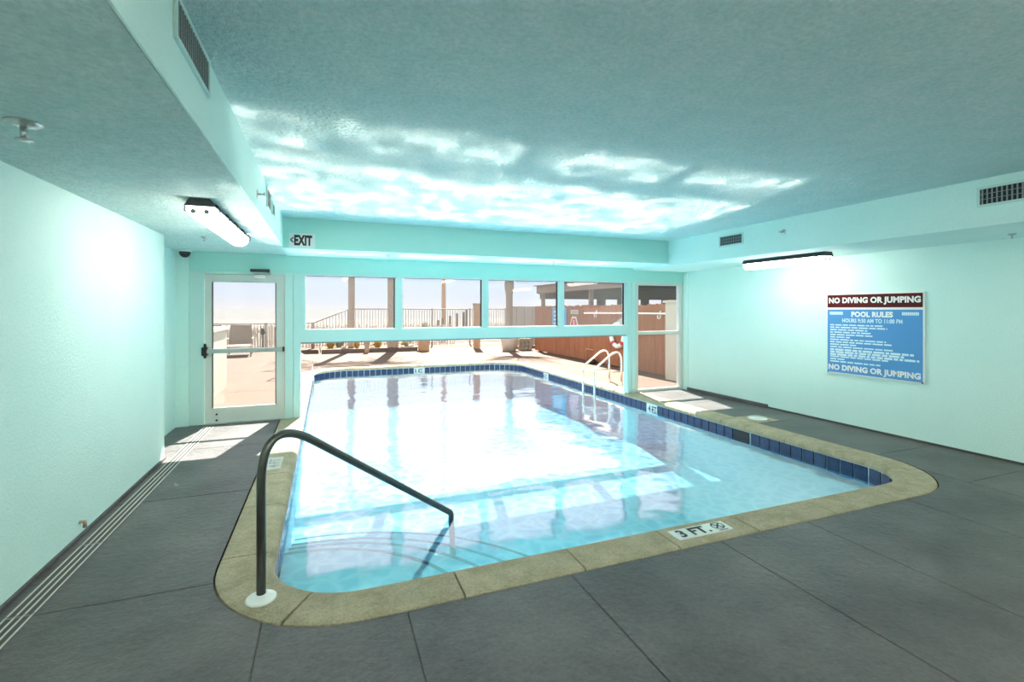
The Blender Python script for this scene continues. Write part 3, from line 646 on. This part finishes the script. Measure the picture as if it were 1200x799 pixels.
SY, SWID, SZ0, SZ1 = 4.592, 1.161, 0.68, 1.755; SH = SZ1 - SZ0; SX = XR - 0.002
sg = empty('pool_rules_sign', (SX, SY - SWID / 2, SZ0), label='large blue POOL RULES sign with maroon NO DIVING OR JUMPING banner on the right wall', cat='sign')
yy = lambda s: SY - s * SWID
zz = lambda t: SZ1 - t * SH
def spanel(s0, s1, t0, t1, d, m, name, parent=sg): return MB().box(SX - d, SX - d + 0.004, yy(s1), yy(s0), zz(t1), zz(t0)).build(name, m, parent)
MB().box(SX - 0.02, SX + 0.002, yy(1), yy(0), zz(1), zz(0), bev=0.002).build('board', M['white'], sg)
spanel(0.012, 0.985, 0.015, 0.172, 0.0215, M['maroon'], 'banner')
spanel(0.012, 0.985, 0.198, 0.985, 0.0215, M['blue'], 'panel')
def stext(name, s, s0, s1, t0, t1, m=M['white'], bold=0.03): text(name, s, (SX - 0.0216, yy(s0), zz(t1)), (0, -1, 0), (0, 0, 1), (s1 - s0) * SWID, (t1 - t0) * SH, m, sg, 0.0012, bold)
stext('lettering', 'NO DIVING OR JUMPING', 0.03, 0.968, 0.048, 0.140, bold=0.05)
stext('lettering', 'POOL RULES', 0.289, 0.716, 0.222, 0.288, M['white'], 0.05)
stext('lettering', 'HOURS 9:30 AM TO 11:00 PM', 0.187, 0.806, 0.307, 0.358, M['pale_print'], 0.035)
stext('lettering', 'NO DIVING OR JUMPING', 0.025, 0.968, 0.885, 0.975, bold=0.05)
ends = [0.615, 0.662, 0.46, 0.496, 0.513, 0.273, 0.649, 0.703, 0.342, 0.716, 0.907, 0.819, 0.955, 0.669, 0.227, 0.594]
rl = random.Random(3); b = MB()
for i, e in enumerate(ends):                       # fine print, too small to read: words as strokes
    t0 = 0.382 + i * 0.0305; s = 0.045; h = 0.0165 if i not in (10, 11, 12) else 0.024
    while s < e - 0.01:
        wd = min(rl.uniform(0.03, 0.11), e - s)
        b.box(SX - 0.0226, SX - 0.022, yy(s + wd), yy(s), zz(t0 + h), zz(t0)); s += wd + 0.012
b.build('fine_print', M['pale_print'], sg)
for s0, s1 in ((0.04, 0.195), (0.80, 0.955)):
    b = MB()
    for k in range(9): b.box(SX - 0.0226, SX - 0.022, yy(s0 + (s1 - s0) * (k + 0.86) / 9), yy(s0 + (s1 - s0) * k / 9), zz(0.262), zz(0.226))
    b.build('logo', M['pale_print'], sg)
for s in (0.012, 0.975): MB().box(SX - 0.024, SX - 0.018, yy(s + 0.014), yy(s), zz(0.995), zz(0.98)).build('clip', M['black'], sg)

# ------------------------------------------------------------------ OUTDOORS: pool ladder and rail
pl = empty('pool_ladder', (5.4, 8.6, 0), label='steel pool ladder with two arched rails outside the right window post', cat='ladder')
for y in (8.38, 8.84):
    pts = fillet([(5.66, y, 0.0), (5.66, y, 0.80), (5.02, y, 0.34), (5.02, y, -0.75)], [0.20, 0.18], 12)
    r = MB().tube(pts, 0.022, 14).build('rail', M['steel'], pl)
    MB().tube([(5.03, y, 0.26), (5.66, y, 0.26)], 0.014, 10).build('brace', M['steel'], r)
    MB().lathe((5.66, y, 0.0), [(0.045, 0), (0.042, 0.012), (0.024, 0.02), (0, 0.02)], 18).build('flange', M['steel'], r)
for z in (-0.20, -0.45, -0.70): MB().box(4.98, 5.06, 8.39, 8.83, z - 0.012, z + 0.012, bev=0.005).build('tread', M['steel'], pl)
gr = empty('grab_rail', (-0.75, 12.4, 0), label='slim steel grab rail at the far left pool corner outdoors', cat='handrail')
MB().tube(fillet([(-1.05, 12.15, 0.0), (-1.05, 12.15, 0.86), (-0.33, 12.45, 0.32), (-0.27, 12.47, -0.5)], 0.14, 10), 0.02, 12).build('rail_tube', M['steel'], gr)

# wood fence along the right of the deck
FX = 7.20
wf = empty('wood_fence', (FX, 12.4, 0), label='tall red-brown board fence along the right side of the outdoor deck', cat='fence')
bw = 0.145; y = 8.72; k = 0; shapes = []
for q in range(4):
    h = 1.64 + 0.012 * q; e = 0.03
    poly = [(0, -bw / 2 + 0.003, 0.03), (0, bw / 2 - 0.003, 0.03), (0, bw / 2 - 0.003, h - e), (0, bw / 2 - 0.003 - e, h), (0, -bw / 2 + 0.003 + e, h), (0, -bw / 2 + 0.003, h - e)]
    shapes.append(MB().prism(poly, (0.02, 0, 0)).mesh('board', M['wood']))
while y < 16.2:
    inst('board', shapes[random.randrange(4)], wf, (FX + random.uniform(0, 0.006), y + bw / 2, 0)); y += bw; k += 1
for z in (0.30, 0.85, 1.38): MB().box(FX + 0.026, FX + 0.07, 8.72, y, z - 0.045, z + 0.045).build('fence_rail', M['wood_dark'], wf)
for q in range(4): MB().box(FX + 0.07, FX + 0.16, 8.8 + q * 2.4, 8.89 + q * 2.4, -0.02, 1.6).build('fence_post', M['wood_dark'], wf)
cp = empty('stucco_pillar', (7.15, 8.3, 0), label='cream stucco pillar at the near end of the board fence', cat='pillar')
MB().box(6.98, 7.55, 8.12, 8.66, -0.02, 1.68, bev=0.01).build('shaft', M['cream'], cp)
MB().box(6.94, 7.59, 8.08, 8.70, 1.68, 1.74, bev=0.01).build('cap', M['cream'], cp)
# things hung on the fence
FF = FX - 0.001
nb = empty('notice_board', (FF, 14.24, 0.97), label='pale blue notice board on the fence behind the third window', cat='notice')
MB().box(FF - 0.02, FF, 13.74, 14.74, 0.95, 1.60, bev=0.003).build('board', M['skyblue'], nb)
for z in (1.04, 1.17, 1.30, 1.43): MB().box(FF - 0.022, FF - 0.0195, 13.86 + (z * 7 % 0.3), 14.62, z, z + 0.05).build('print_line', M['white'], nb)
sn = empty('small_sign', (FF, 13.2, 1.39), label='small cream sign above the red sign on the board fence', cat='sign')
MB().box(FF - 0.012, FF, 12.96, 13.45, 1.39, 1.525, bev=0.003).build('plate', M['tile_aged'], sn)
for z in (1.42, 1.465): MB().box(FF - 0.0135, FF - 0.0118, 13.03, 13.38, z, z + 0.02).build('print_line', M['terracotta'], sn)
rs = empty('emergency_sign', (FF, 13.23, 0.93), label='red tapered sign with white border and white symbol on the board fence', cat='sign')
def tap(i, x):
    return [(x, 12.955 + i, 0.90 + i), (x, 13.51 - i, 0.90 + i), (x, 13.49 - i, 1.06), (x, 13.36 - i * 0.7, 1.31 - i), (x, 13.10 + i * 0.7, 1.31 - i), (x, 12.975 + i, 1.06)]
MB().prism(tap(0, FF - 0.012), (0.012, 0, 0)).build('plate', M['white'], rs)
MB().prism(tap(0.05, FF - 0.014), (0.0025, 0, 0)).build('red_field', M['red'], rs)
b = MB().lathe((FF - 0.0165, 13.23, 1.17), [(0.05, 0), (0.05, 0.002)], 16, 'X'); b.box(FF - 0.0165, FF - 0.0145, 13.19, 13.27, 1.06, 1.17).build('symbol', M['white'], rs)
MB().box(FF - 0.0165, FF - 0.0142, 13.04, 13.42, 0.97, 1.02).build('print_line', M['white'], rs)
lp = empty('rescue_pole', (FF, 10.6, 1.40), label='long white rescue pole hung level across the board fence', cat='pole')
MB().tube([(FF - 0.06, 8.76, 1.445), (FF - 0.06, 12.49, 1.425)], 0.02, 10).build('pole', M['white'], lp)
for y in (9.06, 11.86):
    MB().tube(fillet([(FF, y, 1.50), (FF - 0.03, y, 1.50), (FF - 0.03, y, 1.33), (FF - 0.10, y, 1.33), (FF - 0.10, y, 1.40)], 0.02, 4), 0.012, 8).build('bracket', M['white'], lp)
lr = empty('ring_buoy', (FF, 10.75, 0.86), label='white ring buoy with red marks hanging on the fence beyond the ladder', cat='ring buoy')
b = MB(); pts = [(FF - 0.065, 10.75 + 0.29 * math.cos(t), 0.86 + 0.29 * math.sin(t)) for t in (2 * math.pi * k / 36 for k in range(37))]
b.tube(pts, 0.062, 12, False).build('ring', M['white'], lr)
for t in (0.6, 2.2, 3.8, 5.4):
    q = [(FF - 0.065, 10.75 + 0.29 * math.cos(t + s), 0.86 + 0.29 * math.sin(t + s)) for s in (-0.16, -0.08, 0, 0.08, 0.16)]
    MB().tube(q, 0.064, 12, False).build('red_band', M['red'], lr)
MB().prism([(FF - 0.05, 10.35, 1.02), (FF - 0.05, 10.42, 1.25), (FF - 0.05, 10.62, 1.31), (FF - 0.05, 10.98, 1.14), (FF - 0.05, 10.75, 1.16)], (0.04, 0, 0)).build('rope_coil', M['tile_aged'], lr)
wp = empty('hose_bib', (FF, 12.2, 0), label='rusty water pipe with a black hose tap against the board fence', cat='tap')
MB().tube(fillet([(FF - 0.05, 12.42, 0.0), (FF - 0.05, 12.42, 0.37), (FF - 0.05, 12.0, 0.37)], 0.04, 5), 0.016, 8).build('pipe', M['terracotta'], wp)
MB().lathe((FF - 0.18, 11.85, 0.0), [(0.11, 0.0), (0.15, 0.03), (0.15, 0.07), (0.10, 0.10), (0.05, 0.14), (0.0, 0.14)], 16).build('hose_coil', M['black'], wp)

# pavilion behind the fence
pv = empty('pavilion', (11.4, 12.5, 0), label='open brown timber pavilion with a dark roof behind the board fence', cat='pavilion')
MB().box(7.84, 7.90, 7.75, 17.55, 2.17, 2.46).build('fascia', M['fascia'], pv)
MB().box(7.90, 15.2, 17.49, 17.55, 2.14, 2.46).build('fascia', M['fascia'], pv)
MB().box(7.90, 15.2, 7.75, 17.49, 2.36, 2.42).build('ceiling_boards', M['wood_dark'], pv)
MB().prism([(7.75, 7.7, 2.46), (15.3, 7.7, 2.46), (15.3, 7.7, 2.75), (11.5, 7.7, 3.0), (7.75, 7.7, 2.49)], (0, 9.95, 0)).build('roof', M['roof'], pv)
for q in range(7): MB().box(7.90, 15.2, 8.4 + q * 1.4, 8.48 + q * 1.4, 2.22, 2.36).build('rafter', M['wood_dark'], pv)
for y in (8.0, 11.2, 13.6, 17.3): MB().box(7.96, 8.08, y - 0.06, y + 0.06, -0.02, 2.36).build('post', M['fascia'], pv)
MB().box(7.95, 15.2, 17.32, 17.46, 1.95, 2.36).build('end_beam', M['wood_dark'], pv)
for x0, x1 in ((10.55, 10.9), (11.55, 12.05), (12.75, 13.1), (13.85, 14.1), (14.9, 15.2)): MB().box(x0, x1, 17.30, 17.44, -0.02, 1.96).build('end_post', M['wood_dark'], pv)
for y in (8.0, 10.2, 12.4, 14.6, 16.8): MB().box(15.05, 15.2, y - 0.4, y + 0.4, -0.02, 2.36).build('side_post', M['wood_dark'], pv)
MB().box(7.9, 15.2, 17.40, 17.46, -0.02, 1.60).build('end_wall', M['wood_dark'], pv)

# pale screen fence and low stone wall beyond the fence end
sf = empty('pale_screen_fence', (7.5, 18.6, 0), label='pale whitewashed panel fence beyond the end of the board fence', cat='fence')
for k in range(5): MB().box(7.05 + 0.36 * k, 7.39 + 0.36 * k, 18.6, 18.64, 0.02, 1.66).build('panel', M['cushion'], sf)
for k in range(6): MB().box(7.0 + 0.36 * k, 7.08 + 0.36 * k, 18.64, 18.72, -0.02, 1.66).build('post', M['cream'], sf)
sw = empty('stone_wall', (6.95, 16.6, 0), label='low cream stone wall at the far end of the board fence', cat='wall')
for r in range(3):
    for c in range(3): MB().box(6.72 + c * 0.16 + (r % 2) * 0.03, 6.875 + c * 0.16 + (r % 2) * 0.03, 16.5, 16.8, 0.15 * r, 0.146 + 0.15 * r, bev=0.02).build('stone', M['rock'], sw)

# metal railing at the top of the beach
def metal_fence(name, x0, x1, y, h0, h1, label, step=0.11):
    f = empty(name, ((x0 + x1) / 2, y, 0), label=label, cat='railing'); H = lambda x: h0 + (h1 - h0) * (x - x0) / (x1 - x0)
    for zf, r in ((1.0, 0.022),): MB().tube([(x0, y, H(x0)), (x1, y, H(x1))], r, 8).build('top_rail', M['bronze'], f)
    MB().tube([(x0, y, 0.12), (x1, y, 0.12)], 0.016, 8).build('bottom_rail', M['bronze'], f)
    b = MB(); n = int((x1 - x0) / step)
    for k in range(1, n):
        x = x0 + (x1 - x0) * k / n; b.box(x - 0.009, x + 0.009, y - 0.009, y + 0.009, 0.12, H(x))
    b.build('balusters', M['bronze'], f, kind='stuff')
    m = max(1, round((x1 - x0) / 1.55))
    for k in range(m + 1):
        x = x0 + (x1 - x0) * k / m; MB().box(x - 0.03, x + 0.03, y - 0.03, y + 0.03, -0.06, H(x) + 0.03).build('post', M['bronze'], f)
metal_fence('metal_railing', 0.86, 9.2, 20.3, 1.55, 1.55, 'tall brown metal railing with thin bars behind the first three windows')
metal_fence('metal_railing', -0.48, 0.80, 20.3, 1.00, 1.53, 'sloping length of brown metal railing left of the first palm')
metal_fence('metal_railing', -7.0, -0.54, 20.3, 1.00, 1.00, 'low brown metal railing seen through the exit door')
snf = empty('sand_fence', (-1.5, 21.6, 0), label='weathered wooden slat sand fence beyond the low railing', cat='fence')
b = MB(); x = -7.0
while x < 5.5:
    z = dune_height(x, 21.6); b.obox((x, 21.6 + random.uniform(-.03, .03), z + 0.42), (0.03, 0, 0), (0, 0.006, 0), (random.uniform(-.02, .02), 0, 0.45 + random.uniform(-.06, .06))); x += 0.105
b.build('slats', M['cream'], snf, kind='stuff')
for z in (0.25, 0.65): MB().tube([(-7, 21.62, z), (5.5, 21.62, z)], 0.008, 6).build('wire', M['bronze'], snf)

# palms
def palm(x, y, r, h, nf, droop, lab, seed, z0=0.1):
    rg = random.Random(seed); t = empty('palm_tree', (x, y, 0), label=lab, cat='palm tree')
    prof = []; k = 0; z = z0
    while z < h:
        prof.append((r * (1.12 - 0.14 * min(1, z / 0.5)) * (1 + 0.035 * (k % 2)), z)); z += 0.09; k += 1
    prof += [(r * 1.25, h + 0.1), (r * 1.45, h + 0.35), (r * 1.0, h + 0.6), (0.0, h + 0.75)]
    MB().lathe((x, y, 0), prof, 16).build('trunk', M['bark'], t)
    for q in range(nf):
        a = 2 * math.pi * q / nf + rg.uniform(-.2, .2); el = rg.uniform(0.35, 1.2); L = rg.uniform(1.3, 1.9)
        d = Vector((math.cos(a), math.sin(a), 0)); p = Vector((x, y, h + 0.45)); pts = [p]; v = d * math.cos(el) + Vector((0, 0, math.sin(el)))
        for s in range(10): v = (v + Vector((0, 0, -droop * (0.05 + 0.03 * s)))).normalized(); p = p + v * L / 10; pts.append(p)
        b = MB().tube(pts, [0.018 * (1 - 0.08 * s) for s in range(11)], 5)
        side = d.cross(Vector((0, 0, 1)))
        for s in range(2, 11):
            for sg_ in (-1, 1):
                for u in (0, 0.5):
                    p0 = pts[s] if u == 0 or s == 10 else (pts[s] + pts[s + 1]) / 2; l = 0.50 * math.sin(math.pi * (0.18 + 0.075 * (s + u)))
                    w = side * sg_; tip = p0 + w * l * 0.8 + d * l * 0.5 + Vector((0, 0, -l * 0.5)); m_ = (p0 + tip) / 2
                    b.add([p0, m_ + d * 0.02, tip, m_ - d * 0.02 + Vector((0, 0, .008))], [(0, 1, 2, 3)])
        b.build('frond', M['frond'], t)
palm(0.86, 18.85, 0.118, 4.6, 13, 1.0, 'slender palm trunk in the bed, left one in the first window', 1)
palm(2.26, 17.95, 0.19, 3.7, 14, 1.6, 'thick palm trunk in the bed at right end of the first window', 2)
palm(6.32, 16.62, 0.125, 2.12, 14, 0.3, 'short palm in a round planter behind the third window', 3, 0.40)

# planting bed
bed_o = empty('planting_bed', (1.5, 18.6, 0), label='mulched planting bed with timber edging across the far deck', cat='planting bed')
MB().box(-0.15, 3.12, 17.80, 19.7, -0.02, 0.10, bev=0.02).build('mulch', M['mulch'], bed_o)
for k in range(3): MB().box(-0.17 + 1.10 * k, 0.92 + 1.10 * k, 17.70, 17.80, -0.01, 0.15, bev=0.008).build('edging_timber', M['wood_dark'], bed_o)
def shrub(x, y, r, h, m, label, seed):
    rg = random.Random(seed); s = empty('dry_shrub', (x, y, 0.1), label=label, cat='shrub', group='dry shrubs in the planting bed'); b = MB()
    for q in range(150):
        a = rg.uniform(0, 6.28); rr = r * math.sqrt(rg.random()); base = Vector((x + rr * 0.35 * math.cos(a), y + rr * 0.35 * math.sin(a), 0.10))
        tip = Vector((x + rr * 1.1 * math.cos(a), y + rr * 1.1 * math.sin(a), 0.1 + h * rg.uniform(0.55, 1) * (1 - 0.4 * (rr / r) ** 2))); mid = (base + tip) / 2 + Vector((0, 0, 0.05)); w = Vector((-math.sin(a), math.cos(a), 0)) * 0.012
        b.add([base - w, base + w, mid + w, mid - w, tip], [(0, 1, 2, 3), (3, 2, 4)])
    b.build('foliage', m, s)
    MB().tube([(x, y, 0.10), (x + 0.01, y, 0.1 + h * 0.4)], 0.015, 6).build('stem', M['bark'], s)
for i, (x, y, r, h, m, lab) in enumerate(((0.12, 18.9, 0.26, 0.42, 'dry', 'round golden shrub at the left end of the planting bed'), (1.02, 18.3, 0.16, 0.35, 'dry', 'small golden shrub between slender palm and the short post'),
        (1.75, 18.4, 0.28, 0.40, 'dry', 'wide golden shrub right of the short post in the bed'), (2.75, 18.3, 0.25, 0.34, 'dune', 'straw-coloured shrub right of the thick palm'), (0.45, 19.4, 0.3, 0.6, 'dune', 'tall straw-coloured shrub at the back of the bed'), (2.95, 19.2, 0.3, 0.55, 'dune', 'straw-coloured shrub at the back right corner of the bed'))):
    shrub(x, y, r, h, M[m], lab, 20 + i)
bo = empty('short_post', (1.32, 17.74, 0), label='short square brown post at the front edge of the planting bed', cat='post')
MB().box(1.24, 1.40, 17.56, 17.66, 0.0, 0.55, bev=0.01).build('shaft', M['bark'], bo); MB().box(1.22, 1.42, 17.54, 17.68, 0.55, 0.60, bev=0.01).build('cap', M['bark'], bo)
rk = random.Random(5)
for k, (x, y, r) in enumerate(((0.55, 18.05, 0.10), (1.55, 18.0, 0.09), (1.62, 18.75, 0.12), (2.62, 17.98, 0.08), (2.92, 18.0, 0.11))):
    bm = bmesh.new(); bmesh.ops.create_icosphere(bm, subdivisions=2, radius=r)
    for v in bm.verts: v.co *= 1 + 0.25 * mnoise.noise(v.co * 9 + Vector((k, 0, 0))); v.co.z *= 0.7
    me = bpy.data.meshes.new('rock'); bm.to_mesh(me); bm.free(); me.materials.append(M['rock'])
    o = bpy.data.objects.new('rock', me); COL.objects.link(o); o.location = (x, y, 0.10 + r * 0.62)
    tag(o, ('tan rock by the slender palm in the bed', 'tan rock just right of the short post', 'larger tan rock left of the thick palm foot', 'small tan rock right of the thick palm foot', 'tan rock at the right end of the planting bed')[k], 'rock', 'rocks in the planting bed')

# planters, column, light pole, pilings
pt = empty('planter', (3.32, 17.85, 0), label='square terracotta planter with a leafy plant at right end of the bed', cat='planter')
MB().box(3.20, 3.56, 17.72, 18.06, 0, 0.50, bev=0.012).build('box', M['terracotta'], pt); MB().box(3.17, 3.59, 17.69, 18.09, 0.50, 0.56, bev=0.01).build('rim', M['terracotta'], pt)
b = MB(); rg = random.Random(9)
for q in range(90):
    a = rg.uniform(0, 6.28); rr = rg.uniform(0.05, 0.33); base = Vector((3.38, 17.89, 0.52)); tip = base + Vector((rr * math.cos(a), rr * math.sin(a), rg.uniform(0.25, 0.62))); w = Vector((-math.sin(a), math.cos(a), 0)) * 0.025; mid = (base + tip) / 2
    b.add([base, mid + w, tip, mid - w], [(0, 1, 2, 3)])
b.build('plant', M['dune'], pt)
rp_ = empty('round_planter', (6.32, 16.62, 0), label='round cream planter at the foot of the short palm', cat='planter')
MB().lathe((6.32, 16.62, 0), [(0.24, 0.0), (0.30, 0.30), (0.33, 0.42), (0.33, 0.48), (0.29, 0.48), (0.28, 0.40), (0.0, 0.40)], 24).build('bowl', M['cream'], rp_)
pc = empty('gate_column', (5.47, 17.95, 0), label='square tan column with a cap behind the second window', cat='column')
MB().box(5.35, 5.58, 17.85, 18.06, 0, 1.70, bev=0.008).build('shaft', M['terracotta'], pc); MB().box(5.33, 5.60, 17.83, 18.08, 1.70, 1.77, bev=0.008).build('cap', M['bark'], pc)
lp_ = empty('light_pole', (7.3, 30.0, 0), label='tall slim tan pole rising above the railing in second window', cat='pole')
MB().tube([(6.94, 30, 0.2), (6.94, 30, 9.0)], [0.15, 0.10], 10).build('shaft', M['terracotta'], lp_); MB().tube([(6.94, 30, 0.2), (6.94, 30, 0.6)], 0.24, 10).build('base', M['cream'], lp_)
for k, (x, y, h) in enumerate(((5.25, 24.0, 1.0), (5.5, 24.1, 1.08), (5.95, 24.3, 1.2), (6.35, 24.4, 1.34), (6.75, 24.6, 1.40), (6.95, 24.7, 1.52))):
    o = empty('dune_post', (x, y, 0), label=('%s grey wooden piling in the dune row behind the second window' % ('shortest', 'second shortest', 'third', 'fourth', 'second tallest', 'tallest')[k]), cat='post', group='wooden pilings in the dune')
    MB().tube([(x, y, -0.1), (x + 0.01, y, h - 0.03), (x + 0.01, y, h)], [0.065, 0.06, 0.045], 10).build('shaft', M['wood_dark'], o)
# dune grass
b = MB(); rg = random.Random(11)
for q in range(5200):
    x = rg.uniform(-9, 14); y = rg.uniform(22.3, 29)
    if mnoise.noise(Vector((x * 0.6, y * 0.6, 2))) < -0.05: continue
    z = dune_height(x, y); h = rg.uniform(0.15, 0.5); dxx = rg.uniform(-.14, .14)
    b.add([(x - 0.012, y, z - 0.02), (x + 0.012, y, z - 0.02), (x + dxx, y + rg.uniform(-.1, .1), z + h)], [(0, 1, 2)])
b.build('dune_grass', M['dune'], label='pale dune grass growing beyond the metal railing', cat='grass', kind='stuff')

# things seen through the exit door
lw = empty('stucco_wall', (-2.2, 9.3, 0), label='low cream stucco wall just outside the exit door', cat='wall')
MB().box(-2.5, -1.86, 7.62, 10.95, -0.02, 1.14, bev=0.01).build('wall_body', M['cream'], lw); MB().box(-2.54, -1.82, 7.60, 10.99, 1.14, 1.20, bev=0.008).build('coping_cap', M['cream'], lw)
def chaise(x, y, rz, back, label, cushion=False):
    c = empty('lounge_chair', (x, y, 0), label=label, cat='lounge chair'); c.rotation_euler = (0, 0, rz); ORIGIN[c.name] = Vector((0, 0, 0)); c.location = (x, y, 0)
    w, L, zs = 0.34, 1.25, 0.34; fm = M['bronze'] if not cushion else M['cream']
    for s in (-1, 1):
        MB().tube([(s * w, -L / 2, zs), (s * w, L / 2, zs)], 0.02, 8).build('side_rail', fm, c)
        for yv in (-L / 2 + 0.1, L / 2 - 0.05): MB().tube([(s * w, yv, 0.0), (s * w, yv, zs)], 0.02, 8).build('leg', fm, c)
        MB().tube([(s * (w + 0.03), L / 2 - 0.5, zs), (s * (w + 0.03), L / 2 - 0.5, zs + 0.2), (s * (w + 0.03), L / 2, zs + 0.2)], 0.018, 8).build('arm_post', fm, c)
        MB().box(s * (w + 0.03) - 0.035, s * (w + 0.03) + 0.035, L / 2 - 0.55, L / 2 - 0.02, zs + 0.2, zs + 0.23, bev=0.008).build('armrest', M['cushion'], c)
    MB().box(-w + 0.01, w - 0.01, -L / 2, L / 2, zs - 0.01, zs + 0.012, bev=0.004).build('seat_sling', M['sling'] if not cushion else M['cushion'], c)
    if cushion: MB().box(-w, w, -L / 2 - 0.02, L / 2, zs + 0.013, zs + 0.09, bev=0.03).build('cushion', M['cushion'], c)
    ca, sa = math.cos(back), math.sin(back); p0 = Vector((0, L / 2, zs + 0.02)); u = Vector((0, ca, sa)); nn_ = Vector((0, -sa, ca)); BL = 0.68
    MB().obox(p0 + u * BL / 2, (w - 0.012, 0, 0), u * BL / 2, nn_ * 0.008).build('back_sling', M['sling'], c)
    for s in (-1, 1): MB().tube([p0 + Vector((s * w, 0, 0)), p0 + Vector((s * w, 0, 0)) + u * BL], 0.018, 8).build('back_post', fm, c)
    MB().tube([p0 + Vector((-w, 0, 0)) + u * BL, p0 + Vector((w, 0, 0)) + u * BL], 0.016, 8).build('back_bar', fm, c)
chaise(-2.70, 18.1, 0.10, math.radians(68), 'brown sling lounge chair, the whole one seen through the exit door')
chaise(-3.62, 18.3, 0.14, math.radians(68), 'brown sling lounge chair half hidden by the low stucco wall')
chaise(-0.56, 18.75, 0.02, math.radians(8), 'off-white cushioned lounge chair lying flat left of the planting bed', True)
th = empty('garden_torch', (-2.36, 20.0, 0), label='dark garden torch on a round base right of the lounge chair', cat='torch')
MB().lathe((-2.23, 20.0, 0), [(0.20, 0.0), (0.20, 0.04), (0.05, 0.10), (0.0, 0.10)], 16).build('base', M['dark'], th)
MB().tube([(-2.23, 20.0, 0.08), (-2.23, 20.0, 0.62)], 0.025, 8).build('pole', M['dark'], th)
MB().lathe((-2.23, 20.0, 0.60), [(0.03, 0.0), (0.09, 0.05), (0.075, 0.10), (0.06, 0.22), (0.0, 0.26)], 12).build('head', M['dark'], th)
